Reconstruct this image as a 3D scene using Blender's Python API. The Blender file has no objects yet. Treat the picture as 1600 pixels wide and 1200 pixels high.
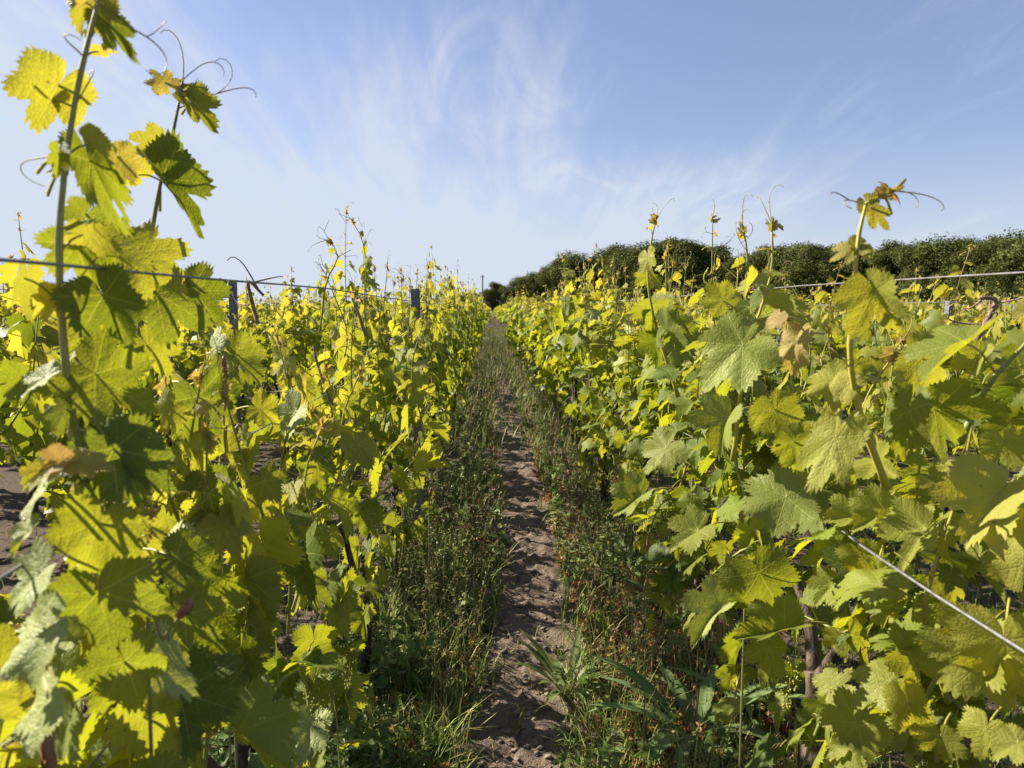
import bpy, math, random
import numpy as np
from mathutils import Vector, noise

R = math.radians
sc = bpy.context.scene
COL = sc.collection
PI = math.pi

# ------------------------------------------------------------------ camera
CAM = np.array([0.0, 0.0, 1.2])
F = 1200.0                       # focal length in pixels of the 1600 px wide photograph
YAW = math.atan(32 / F)
PITCH = math.atan(118 / F)
cd = bpy.data.cameras.new('camera')
cd.sensor_width = 36
cd.lens = 36 * F / 1600
cd.clip_start = 0.02
cd.clip_end = 5000
cd.dof.use_dof = True
cd.dof.focus_distance = 2.6
cd.dof.aperture_fstop = 9.0
cam = bpy.data.objects.new('camera', cd)
cam.location = CAM
cam.rotation_euler = (R(90) - PITCH, 0, -YAW)
COL.objects.link(cam)
sc.camera = cam
_cy, _sy, _cp, _sp = math.cos(YAW), math.sin(YAW), math.cos(PITCH), math.sin(PITCH)
RIGHT = np.array([_cy, -_sy, 0.0])
FWD = np.array([_sy * _cp, _cy * _cp, -_sp])
UPV = np.cross(RIGHT, FWD)


def ray(px, py):
    d = FWD + RIGHT * (px - 800) / F + UPV * (600 - py) / F
    return d


def at(px, py, Y):
    d = ray(px, py)
    return CAM + d * (Y / d[1])


def gp(px, py, z=0.0):
    d = ray(px, py)
    return CAM + d * ((z - CAM[2]) / d[2])


# ------------------------------------------------------------------ world, sun, exposure
SUN_EL, SUN_AZ = R(32), R(-67)          # azimuth measured from +Y (view) towards +X
SUN = np.array([math.sin(SUN_AZ) * math.cos(SUN_EL), math.cos(SUN_AZ) * math.cos(SUN_EL), math.sin(SUN_EL)])
w = bpy.data.worlds.new('World')
sc.world = w
w.use_nodes = True


class NT:
    """small helper to write node trees as expressions"""
    def __init__(s, tree):
        s.t = tree
        tree.nodes.clear()

    def n(s, typ, ins=None, **kw):
        nd = s.t.nodes.new(typ)
        for k, v in kw.items():
            setattr(nd, k, v)
        if ins:
            for k, v in ins.items():
                s.put(nd.inputs[k], v)
        return nd

    def put(s, sock, v):
        if isinstance(v, bpy.types.NodeSocket):
            s.t.links.new(v, sock)
        elif isinstance(v, bpy.types.Node):
            s.t.links.new(v.outputs[0], sock)
        else:
            if sock.type == 'RGBA' and len(v) == 3:
                v = (*v, 1)
            sock.default_value = v

    def m(s, op, a, b=0.0, c=0.0, clamp=False):
        nd = s.t.nodes.new('ShaderNodeMath')
        nd.operation = op
        nd.use_clamp = clamp
        s.put(nd.inputs[0], a)
        s.put(nd.inputs[1], b)
        s.put(nd.inputs[2], c)
        return nd.outputs[0]

    def mix(s, f, a, b, blend='MIX'):
        nd = s.t.nodes.new('ShaderNodeMix')
        nd.data_type = 'RGBA'
        nd.blend_type = blend
        s.put(nd.inputs[0], f)
        s.put(nd.inputs[6], a)
        s.put(nd.inputs[7], b)
        return nd.outputs[2]

    def ramp(s, f, lo, hi, a=0.0, b=1.0, smooth=True):
        nd = s.t.nodes.new('ShaderNodeMapRange')
        nd.interpolation_type = 'SMOOTHSTEP' if smooth else 'LINEAR'
        s.put(nd.inputs[0], f)
        for i, v in enumerate((lo, hi, a, b)):
            s.put(nd.inputs[i + 1], v)
        return nd.outputs[0]

    def noise(s, vec, scale, detail=4.0, rough=0.55, dist=0.0):
        nd = s.n('ShaderNodeTexNoise')
        s.put(nd.inputs['Vector'], vec)
        nd.inputs['Scale'].default_value = scale
        nd.inputs['Detail'].default_value = detail
        nd.inputs['Roughness'].default_value = rough
        nd.inputs['Distortion'].default_value = dist
        return nd.outputs[0]


q = NT(w.node_tree)
sky = q.n('ShaderNodeTexSky', sky_type='NISHITA', sun_disc=False)
sky.sun_elevation = SUN_EL
sky.sun_rotation = SUN_AZ
sky.altitude = 50
sky.air_density = 1.0
sky.dust_density = 0.6
sky.ozone_density = 4.0
tc = q.n('ShaderNodeTexCoord')
sp = q.n('ShaderNodeSeparateXYZ', {0: tc.outputs['Generated']})
dx, dy, dz = sp.outputs
zz = q.m('ADD', q.m('MAXIMUM', dz, 0.0), 0.20)
cv = q.n('ShaderNodeCombineXYZ', {0: q.m('DIVIDE', dx, zz), 1: q.m('DIVIDE', dy, zz), 2: 0.0})
# wind direction of the high cloud runs away to the right; noise is drawn out along it
mp1 = q.n('ShaderNodeMapping', {'Vector': cv.outputs[0], 'Rotation': (0, 0, R(8)), 'Scale': (1.5, 0.55, 1), 'Location': (1.9, 0.4, 0)})
mp2 = q.n('ShaderNodeMapping', {'Vector': cv.outputs[0], 'Rotation': (0, 0, R(6)), 'Scale': (4.2, 0.6, 1), 'Location': (2.3, 0.7, 0)})
mp3 = q.n('ShaderNodeMapping', {'Vector': cv.outputs[0], 'Rotation': (0, 0, R(14)), 'Scale': (2.2, 0.8, 1), 'Location': (5.1, 2.9, 0)})
big = q.noise(mp1, 1.1, 4, 0.5, 0.5)
fine = q.noise(mp2, 1.6, 6, 0.6, 0.9)
wisp = q.noise(mp3, 1.5, 7, 0.62, 1.4)
edge = q.m('SUBTRACT', 0.215, q.m('ADD', dz, q.m('MULTIPLY', dx, 0.42)))
edge = q.m('ADD', edge, q.m('MULTIPLY', q.m('SUBTRACT', big, 0.5), 0.50))
edge = q.m('ADD', edge, q.m('MULTIPLY', q.m('SUBTRACT', fine, 0.5), 0.20))
sheet = q.ramp(edge, -0.13, 0.15)
low = q.ramp(dz, 0.22, 0.0)
streak = q.m('MULTIPLY', q.ramp(wisp, 0.44, 0.74), q.ramp(big, 0.36, 0.60))
tex = q.m('ADD', 0.50, q.m('MULTIPLY', q.ramp(q.m('ADD', q.m('MULTIPLY', fine, 0.5), q.m('MULTIPLY', wisp, 0.5)), 0.38, 0.62), 0.55))
cl = q.m('ADD', q.m('MULTIPLY', q.m('MULTIPLY', sheet, tex), 0.78), q.m('MULTIPLY', streak, 0.26))
cl = q.m('ADD', cl, q.m('ADD', 0.15, q.m('MULTIPLY', low, 0.5)), clamp=True)
# unseen sky behind the viewer is kept cloudless to lower the fill light
cl = q.m('MINIMUM', q.m('MULTIPLY', cl, q.ramp(dy, -0.25, 0.45)), 0.9)
skyc = q.n('ShaderNodeMix', data_type='RGBA', blend_type='MULTIPLY')
q.put(skyc.inputs[0], 1.0)
q.put(skyc.inputs[6], sky.outputs[0])
q.put(skyc.inputs[7], (1.06, 0.90, 0.97))
blue = q.mix(1.0, skyc.outputs[2], (4.2, 4.9, 6.4), 'DARKEN')
lum = q.mix(cl, blue, (4.4, 4.85, 5.65))
bg = q.n('ShaderNodeBackground', {'Color': lum, 'Strength': 0.060})
q.n('ShaderNodeOutputWorld', {'Surface': bg})

sd = bpy.data.lights.new('sun', 'SUN')
sd.energy = 5.0
sd.angle = R(0.5)
sd.color = (1.0, 0.90, 0.74)
so = bpy.data.objects.new('sun', sd)
so.rotation_euler = Vector(-SUN).to_track_quat('-Z', 'Y').to_euler()
so.location = tuple(SUN * 50)
COL.objects.link(so)
sc.view_settings.view_transform = 'Standard'
sc.view_settings.look = 'None'
sc.view_settings.gamma = 1
sc.view_settings.exposure = 1.36
sc.cycles.max_bounces = 7
sc.cycles.transparent_max_bounces = 8
sc.cycles.caustics_reflective = False
sc.cycles.caustics_refractive = False


# ------------------------------------------------------------------ object helpers
class MB:
    """collects triangles; build() links them as ONE mesh object"""
    def __init__(s):
        s.v, s.t, s.u, s.c, s.mi = [], [], [], [], []
        s.n = 0

    def add(s, v, t, uv=None, col=(0.5, 0, 0, 1), mi=0):
        v = np.asarray(v, float).reshape(-1, 3)
        t = np.asarray(t, int).reshape(-1, 3)
        k = len(v)
        s.v.append(v)
        s.t.append(t + s.n)
        s.u.append(np.zeros((k, 2)) if uv is None else np.asarray(uv, float).reshape(-1, 2))
        col = np.asarray(col, float)
        s.c.append(np.broadcast_to(col, (k, 4)) if col.ndim == 1 else col)
        s.mi.append(np.full(len(t), mi, int))
        s.n += k

    def mesh(s, name, mats, smooth=True):
        me = bpy.data.meshes.new(name)
        if s.n:
            v = np.concatenate(s.v); t = np.concatenate(s.t); u = np.concatenate(s.u); c = np.concatenate(s.c); mi = np.concatenate(s.mi)
            me.vertices.add(len(v)); me.vertices.foreach_set('co', v.astype(np.float32).ravel())
            me.loops.add(t.size); me.loops.foreach_set('vertex_index', t.astype(np.int32).ravel())
            me.polygons.add(len(t))
            me.polygons.foreach_set('loop_start', np.arange(0, t.size, 3, dtype=np.int32))
            me.polygons.foreach_set('loop_total', np.full(len(t), 3, dtype=np.int32))
            me.polygons.foreach_set('material_index', mi.astype(np.int32))
            me.polygons.foreach_set('use_smooth', np.full(len(t), smooth))
            uvl = me.uv_layers.new(name='UVMap')
            uvl.data.foreach_set('uv', u[t.ravel()].astype(np.float32).ravel())
            ca = me.color_attributes.new('col', 'FLOAT_COLOR', 'POINT')
            ca.data.foreach_set('color', c.astype(np.float32).ravel())
            me.update(calc_edges=True)
        for m_ in (mats if isinstance(mats, (list, tuple)) else [mats]):
            me.materials.append(m_)
        return me

    def build(s, name, mats, parent=None, loc=None, smooth=True):
        return link(name, s.mesh(name, mats, smooth), parent, loc)


def link(name, me, parent=None, loc=None):
    o = bpy.data.objects.new(name, me)
    COL.objects.link(o)
    if parent is not None:
        o.parent = parent
    if loc is not None:
        o.location = loc
    return o


def tag(o, label=None, cat=None, group=None, kind=None):
    if label: o['label'] = label
    if cat: o['category'] = cat
    if group: o['group'] = group
    if kind: o['kind'] = kind
    return o


def empty(name, loc=(0, 0, 0), rz=0.0):
    o = bpy.data.objects.new(name, None)
    o.empty_display_size = 0.1
    o.location = loc
    o.rotation_euler = (0, 0, rz)
    COL.objects.link(o)
    return o


def copy_tree(o, parent=None):
    c = o.copy()
    COL.objects.link(c)
    if parent is not None:
        c.parent = parent
    for ch in o.children:
        copy_tree(ch, c)
    return c


def nrm(v):
    v = np.asarray(v, float)
    return v / (np.linalg.norm(v, axis=-1, keepdims=True) + 1e-12)


def tube(mb, pts, rad, sides=6, col=(0.5, 0, 0, 1), mi=0, cap=True):
    pts = np.asarray(pts, float)
    n = len(pts)
    rad = np.broadcast_to(np.asarray(rad, float), (n,))
    tan = np.gradient(pts, axis=0)
    tan = nrm(tan)
    ref = np.array([0.31, 0.17, 0.93]) if abs(tan[0] @ np.array([0.31, 0.17, 0.93])) < 0.9 else np.array([1.0, 0, 0])
    u = nrm(np.cross(tan[0], ref))
    ring = []
    a = np.linspace(0, 2 * PI, sides, endpoint=False)
    for i in range(n):
        u = nrm(u - tan[i] * (u @ tan[i]))
        v = np.cross(tan[i], u)
        ring.append(pts[i] + rad[i] * (np.cos(a)[:, None] * u + np.sin(a)[:, None] * v))
    V = np.concatenate(ring)
    T = []
    for i in range(n - 1):
        for j in range(sides):
            p, q_, r_, s_ = i * sides + j, i * sides + (j + 1) % sides, (i + 1) * sides + j, (i + 1) * sides + (j + 1) % sides
            T += [(p, q_, s_), (p, s_, r_)]
    if cap:
        k = len(V)
        V = np.concatenate([V, pts[:1], pts[-1:]])
        for j in range(sides):
            T.append((k, (j + 1) % sides, j))
            T.append((k + 1, (n - 1) * sides + j, (n - 1) * sides + (j + 1) % sides))
    uv = np.stack([V[:, 0] * 0, V[:, 2]], 1)
    mb.add(V, T, uv, col, mi)


def smooth_path(ctrl, n):
    """Catmull-Rom through control points"""
    P = np.asarray(ctrl, float)
    P = np.concatenate([2 * P[:1] - P[1:2], P, 2 * P[-1:] - P[-2:-1]])
    seg = len(P) - 3
    t = np.linspace(0, seg, n)
    i = np.minimum(t.astype(int), seg - 1)
    f = (t - i)[:, None]
    a, b, c, d = P[i], P[i + 1], P[i + 2], P[i + 3]
    return 0.5 * (2 * b + (c - a) * f + (2 * a - 5 * b + 4 * c - d) * f ** 2 + (3 * b - a - 3 * c + d) * f ** 3)


# ------------------------------------------------------------------ materials
def mat(name):
    m_ = bpy.data.materials.new(name)
    m_.use_nodes = True
    return m_, NT(m_.node_tree)


def leaf_material(name, veins):
    m_, q = mat(name)
    at_ = q.n('ShaderNodeAttribute', attribute_name='col')
    cs = q.n('ShaderNodeSeparateColor', {0: at_.outputs['Color']})
    rnd, young, pale = cs.outputs
    oi = q.n('ShaderNodeObjectInfo')
    geo = q.n('ShaderNodeNewGeometry')
    back = geo.outputs['Backfacing']
    tco = q.n('ShaderNodeTexCoord')
    blotch = q.noise(tco.outputs['Object'], 38.0, 3, 0.6)
    r2 = q.m('ADD', q.m('MULTIPLY', rnd, 0.75), q.m('MULTIPLY', blotch, 0.35))
    r2 = q.m('ADD', r2, q.m('MULTIPLY', q.m('SUBTRACT', oi.outputs['Random'], 0.5), 0.18), clamp=True)
    top = q.mix(r2, (0.040, 0.088, 0.020), (0.25, 0.325, 0.045))
    top = q.mix(young, top, (0.46, 0.41, 0.075))
    tr = q.mix(r2, (0.085, 0.150, 0.005), (0.46, 0.47, 0.014))
    tr = q.mix(young, tr, (0.66, 0.53, 0.05))
    # very young tips are pinkish bronze (alpha channel of the attribute)
    tip = q.m('SUBTRACT', 1.0, at_.outputs['Alpha'])
    top = q.mix(tip, top, (0.50, 0.29, 0.16))
    tr = q.mix(tip, tr, (0.55, 0.30, 0.09))
    under = q.mix(0.4, top, (0.28, 0.32, 0.12))
    colr = q.mix(back, top, under)
    colr = q.mix(q.m('MULTIPLY', pale, 0.75), colr, (0.37, 0.42, 0.15))  # pale channel paints the whitish sheen of glancing light into the blade colour
    bump = q.n('ShaderNodeBump')
    bump.inputs['Strength'].default_value = 0.5
    bump.inputs['Distance'].default_value = 0.0016
    if veins:
        uv = q.n('ShaderNodeUVMap')
        s3 = q.n('ShaderNodeSeparateXYZ', {0: uv.outputs[0]})
        u = q.m('ABSOLUTE', s3.outputs[0])
        v = s3.outputs[1]
        main = None
        best_d = best_k = None
        for ang in (0.0, R(50), R(106)):
            sn, cn = math.sin(ang), math.cos(ang)
            s_ = q.m('ADD', q.m('MULTIPLY', u, sn), q.m('MULTIPLY', v, cn))
            d_ = q.m('ABSOLUTE', q.m('SUBTRACT', q.m('MULTIPLY', u, cn), q.m('MULTIPLY', v, sn)))
            d_ = q.m('ADD', d_, q.m('MULTIPLY', q.m('LESS_THAN', s_, -0.01), 9.0))
            wd = q.m('MAXIMUM', q.m('SUBTRACT', 0.021, q.m('MULTIPLY', s_, 0.017)), 0.004)
            v_ = q.m('SUBTRACT', 1.0, q.m('DIVIDE', d_, wd), clamp=True)
            k_ = q.m('PINGPONG', q.m('ADD', q.m('SUBTRACT', s_, q.m('MULTIPLY', d_, 0.85)), 3.0), 0.085)
            if main is None:
                main, best_d, best_k = v_, d_, k_
            else:
                main = q.m('MAXIMUM', main, v_)
                near = q.m('LESS_THAN', d_, best_d)
                best_k = q.m('ADD', q.m('MULTIPLY', k_, near), q.m('MULTIPLY', best_k, q.m('SUBTRACT', 1.0, near)))
                best_d = q.m('MINIMUM', d_, best_d)
        sec = q.m('SUBTRACT', 1.0, q.m('DIVIDE', best_k, 0.009), clamp=True)
        vein = q.m('MAXIMUM', main, q.m('MULTIPLY', sec, 0.55))
        vor = q.n('ShaderNodeTexVoronoi', {'Vector': uv.outputs[0], 'Scale': 17.0}, feature='DISTANCE_TO_EDGE')
        net = q.m('SUBTRACT', 1.0, q.m('DIVIDE', vor.outputs['Distance'], 0.07), clamp=True)
        vein2 = q.m('MAXIMUM', vein, q.m('MULTIPLY', net, 0.22))
        colr = q.mix(q.m('MULTIPLY', vein2, 0.7), colr, (0.40, 0.43, 0.10))
        tr = q.mix(q.m('MULTIPLY', vein2, 0.65), tr, (0.56, 0.56, 0.05))
        spot = q.m('MULTIPLY', q.ramp(q.noise(tco.outputs['Object'], 75.0, 2, 0.5), 0.70, 0.76), 0.75)
        colr = q.mix(spot, colr, (0.16, 0.10, 0.05))
        tr = q.mix(spot, tr, (0.20, 0.11, 0.03))
        hgt = q.m('SUBTRACT', q.m('ADD', q.m('MULTIPLY', q.m('MINIMUM', best_k, 0.05), 9.0), q.m('MULTIPLY', q.m('MINIMUM', vor.outputs['Distance'], 0.2), 2.2)), q.m('MULTIPLY', main, 0.5))
        q.put(bump.inputs['Height'], hgt)
    else:
        q.put(bump.inputs['Height'], q.noise(tco.outputs['Object'], 90.0, 2))
    pr = q.n('ShaderNodeBsdfPrincipled', {'Base Color': colr, 'Roughness': q.m('ADD', 0.46, q.m('MULTIPLY', back, 0.3)), 'Normal': bump.outputs[0]})
    pr.inputs['Specular IOR Level'].default_value = 0.26
    ts = q.n('ShaderNodeBsdfTranslucent', {'Color': tr, 'Normal': bump.outputs[0]})
    mx = q.n('ShaderNodeMixShader', {0: q.m('SUBTRACT', 0.5, q.m('MULTIPLY', pale, 0.2)), 1: pr.outputs[0], 2: ts.outputs[0]})
    q.n('ShaderNodeOutputMaterial', {'Surface': mx})
    return m_


M_LEAF = leaf_material('vine_leaf', True)
M_LEAF_FAR = leaf_material('vine_leaf_plain', False)


def colour_material(name, rough=0.6, trans=0.0, spec=0.3, nscale=60.0, namp=0.35):
    """base colour from the thing's own colour attribute, broken up by noise"""
    m_, q = mat(name)
    at_ = q.n('ShaderNodeAttribute', attribute_name='col')
    tco = q.n('ShaderNodeTexCoord')
    nz = q.noise(tco.outputs['Object'], nscale, 3, 0.6)
    k = q.m('ADD', 1.0 - namp / 2, q.m('MULTIPLY', nz, namp))
    hs = q.n('ShaderNodeHueSaturation', {'Color': at_.outputs['Color'], 'Value': k})
    pr = q.n('ShaderNodeBsdfPrincipled', {'Base Color': hs.outputs[0], 'Roughness': rough})
    pr.inputs['Specular IOR Level'].default_value = spec
    surf = pr.outputs[0]
    if trans:
        ts = q.n('ShaderNodeBsdfTranslucent', {'Color': hs.outputs[0]})
        surf = q.n('ShaderNodeMixShader', {0: trans, 1: surf, 2: ts.outputs[0]}).outputs[0]
    q.n('ShaderNodeOutputMaterial', {'Surface': surf})
    return m_


M_STEM = colour_material('green_stem', 0.5, 0.0, 0.4, 40, 0.4)
M_WEED = colour_material('weed_leaf', 0.55, 0.4, 0.35, 30, 0.5)
M_GRAPE = colour_material('flower_bud', 0.45, 0.25, 0.4, 200, 0.3)


def bark_material(name, a, b, scale=55.0):
    m_, q = mat(name)
    tco = q.n('ShaderNodeTexCoord')
    mp = q.n('ShaderNodeMapping', {'Vector': tco.outputs['Object'], 'Scale': (1, 1, 0.18)})
    nz = q.noise(mp, scale, 6, 0.65, 0.6)
    colr = q.mix(q.ramp(nz, 0.3, 0.72), a, b)
    bump = q.n('ShaderNodeBump', {'Height': nz})
    bump.inputs['Strength'].default_value = 0.9
    bump.inputs['Distance'].default_value = 0.01
    pr = q.n('ShaderNodeBsdfPrincipled', {'Base Color': colr, 'Roughness': 0.9, 'Normal': bump.outputs[0]})
    pr.inputs['Specular IOR Level'].default_value = 0.15
    q.n('ShaderNodeOutputMaterial', {'Surface': pr})
    return m_


M_BARK = bark_material('vine_bark', (0.035, 0.026, 0.02), (0.17, 0.13, 0.10))
M_CANE = bark_material('dry_cane', (0.16, 0.10, 0.075), (0.36, 0.26, 0.20), 80)
M_TREE_BARK = bark_material('tree_bark', (0.05, 0.04, 0.03), (0.16, 0.13, 0.10), 6)
M_POLE = bark_material('weathered_pole', (0.10, 0.085, 0.07), (0.20, 0.17, 0.14), 12)


def metal_material(name, base, rough, scale=25.0):
    m_, q = mat(name)
    tco = q.n('ShaderNodeTexCoord')
    nz = q.noise(tco.outputs['Object'], scale, 5, 0.6)
    colr = q.mix(q.ramp(nz, 0.35, 0.7), base, tuple(x * k_ for x, k_ in zip(base, (0.60, 0.52, 0.46))))
    pr = q.n('ShaderNodeBsdfPrincipled', {'Base Color': colr, 'Roughness': q.m('ADD', rough, q.m('MULTIPLY', nz, 0.2)), 'Metallic': 0.55})
    q.n('ShaderNodeOutputMaterial', {'Surface': pr})
    return m_


M_WIRE = metal_material('galvanised_wire', (0.26, 0.265, 0.275), 0.42, 90)
M_POST = metal_material('galvanised_post', (0.19, 0.21, 0.235), 0.5, 38)


def soil_material():
    m_, q = mat('sandy_soil')
    tco = q.n('ShaderNodeTexCoord')
    P = tco.outputs['Object']
    n1 = q.noise(P, 3.0, 6, 0.6)
    n2 = q.noise(P, 45.0, 5, 0.65)
    n3 = q.noise(P, 260.0, 3, 0.6)
    at_ = q.n('ShaderNodeAttribute', attribute_name='col')
    cs = q.n('ShaderNodeSeparateColor', {0: at_.outputs['Color']})
    c = q.mix(q.ramp(n2, 0.3, 0.7), (0.10, 0.074, 0.057), (0.25, 0.195, 0.152))
    c = q.mix(q.ramp(n1, 0.4, 0.7), c, (0.185, 0.14, 0.11))
    c = q.mix(q.m('MULTIPLY', q.ramp(n3, 0.58, 0.7), 0.4), c, (0.36, 0.32, 0.28))
    # away from the bare strip: dark humus, leaf litter and moss (red channel 1 = bare)
    rough_c = q.mix(q.ramp(n2, 0.35, 0.65), (0.065, 0.05, 0.036), (0.15, 0.115, 0.085))
    c = q.mix(q.ramp(q.m('ADD', cs.outputs[0], q.m('MULTIPLY', q.m('SUBTRACT', n2, 0.5), 0.7)), 0.3, 0.7), rough_c, c)
    # open field beyond the vines (green channel)
    g = q.mix(q.ramp(n1, 0.35, 0.65), (0.10, 0.12, 0.045), (0.19, 0.18, 0.085))
    c = q.mix(cs.outputs[1], c, g)
    h = q.m('ADD', q.m('MULTIPLY', n2, 1.0), q.m('MULTIPLY', n3, 0.35))
    bump = q.n('ShaderNodeBump', {'Height': h})
    bump.inputs['Strength'].default_value = 0.8
    bump.inputs['Distance'].default_value = 0.02
    pr = q.n('ShaderNodeBsdfPrincipled', {'Base Color': c, 'Roughness': 0.95, 'Normal': bump.outputs[0]})
    pr.inputs['Specular IOR Level'].default_value = 0.1
    q.n('ShaderNodeOutputMaterial', {'Surface': pr})
    return m_


M_SOIL = soil_material()


# ------------------------------------------------------------------ ground: ONE sheet to the horizon
LX, RX, SP = -0.42, 0.70, 1.12


def strip(y):
    """centre line of the bare tractor track"""
    return float(np.interp(y, [1.0, 2.0, 3.4, 5.0, 9.0, 20.0], [0.03, 0.06, 0.185, 0.20, 0.16, 0.14]))


def bare(x, y):
    n_ = noise.noise((x * 3 + 5, y * 1.6, 0.3)) * 0.17 + noise.noise((x * 9, y * 6, 1.3)) * 0.12
    half = 0.18 + 0.03 * math.sin(y * 0.7) - max(0.0, min(0.40, (y - 7.0) * 0.03))
    return max(0.0, min(1.0, (half + n_ - abs(x - strip(y))) / 0.12 + 0.5))


def ground_z(x, y):
    b = bare(x, y) if abs(x) < 1.2 and y < 40 else 0.0
    z = 0.012 * noise.noise((x * 1.5, y * 1.5, 3.0)) if y < 60 else 0.0
    near = 1.0 if y < 14 else max(0.0, 1 - (y - 14) / 8)
    if near and abs(x) < 3.0:
        z += near * (0.018 * noise.noise((x * 7, y * 7, 7.0)) + 0.008 * noise.noise((x * 21, y * 21, 2.0)))
        if b > 0:
            d = (x - strip(y))
            ph = (y + 0.35 * abs(d) * 1.5 + 0.03 * noise.noise((x * 5, y * 3, 9)) + (0.07 if d > 0 else 0.0)) / 0.165
            tread = (0.5 + 0.5 * math.sin(2 * PI * ph)) ** 1.3
            z += near * b * (0.026 * tread * max(0.0, min(1.0, 0.75 + 1.0 * noise.noise((x * 3, y * 1.6, 5)))) + 0.012 * noise.noise((x * 11, y * 14, 4)) + 0.009 * noise.noise((x * 30, y * 34, 6)) + 0.005 * noise.noise((x * 70, y * 75, 2)) + 0.006)
        # slight bank under the vine rows
        z += 0.03 * math.exp(-((x - LX) / 0.25) ** 2) + 0.03 * math.exp(-((x - RX) / 0.25) ** 2)
    return z


def build_ground():
    xs = np.concatenate([[-900, -400, -200, -100, -50, -25, -12, -7, -4.5], np.arange(-3, -0.5, 0.1), np.arange(-0.5, 0.85, 0.018),
                         np.arange(0.86, 3.1, 0.1), [4.5, 7, 12, 25, 50, 100, 200, 400, 900]])
    ys = np.concatenate([[-60, -20, -8, -4, -2, -1, -0.4, 0.1, 0.5, 0.9], np.arange(1.2, 8.0, 0.018), np.arange(8.0, 16, 0.06), np.arange(16, 30, 0.4),
                         [31, 34, 38, 44, 52, 62, 75, 90, 110, 135, 170, 220, 300, 420, 600, 1000, 2000]])
    nx, ny = len(xs), len(ys)
    V = np.zeros((nx * ny, 3)); C = np.zeros((nx * ny, 4)); C[:, 3] = 1
    k = 0
    for y in ys:
        for x in xs:
            V[k] = (x, y, ground_z(x, y))
            C[k, 0] = bare(x, y) if (abs(x) < 1.2 and 0 < y < 40) else (0.15 if y < 100 else 0)
            C[k, 1] = 1.0 if y > 112 or x < -60 else 0.0
            k += 1
    i = np.arange(nx - 1)[None, :] + np.arange(ny - 1)[:, None] * nx
    i = i.ravel()
    T = np.concatenate([np.stack([i, i + 1, i + nx + 1], 1), np.stack([i, i + nx + 1, i + nx], 1)])
    mb = MB()
    mb.add(V, T, V[:, :2], C)
    tag(mb.build('ground', M_SOIL), kind='structure')


build_ground()


# ------------------------------------------------------------------ wood edge: individual trees
def foliage_tree_material():
    m_, q = mat('oak_foliage')
    at_ = q.n('ShaderNodeAttribute', attribute_name='col')
    cs = q.n('ShaderNodeSeparateColor', {0: at_.outputs['Color']})
    oi = q.n('ShaderNodeObjectInfo')
    c = q.mix(cs.outputs[0], (0.045, 0.064, 0.018), (0.165, 0.180, 0.050))
    c = q.mix(q.m('MULTIPLY', oi.outputs['Random'], 0.45), c, (0.095, 0.105, 0.034))
    pr = q.n('ShaderNodeBsdfPrincipled', {'Base Color': c, 'Roughness': 0.8})
    pr.inputs['Specular IOR Level'].default_value = 0.08
    ts = q.n('ShaderNodeBsdfTranslucent', {'Color': q.mix(0.5, c, (0.10, 0.12, 0.02))})
    mx = q.n('ShaderNodeMixShader', {0: 0.25, 1: pr.outputs[0], 2: ts.outputs[0]})
    q.n('ShaderNodeOutputMaterial', {'Surface': mx})
    return m_


M_TREE = foliage_tree_material()


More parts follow.
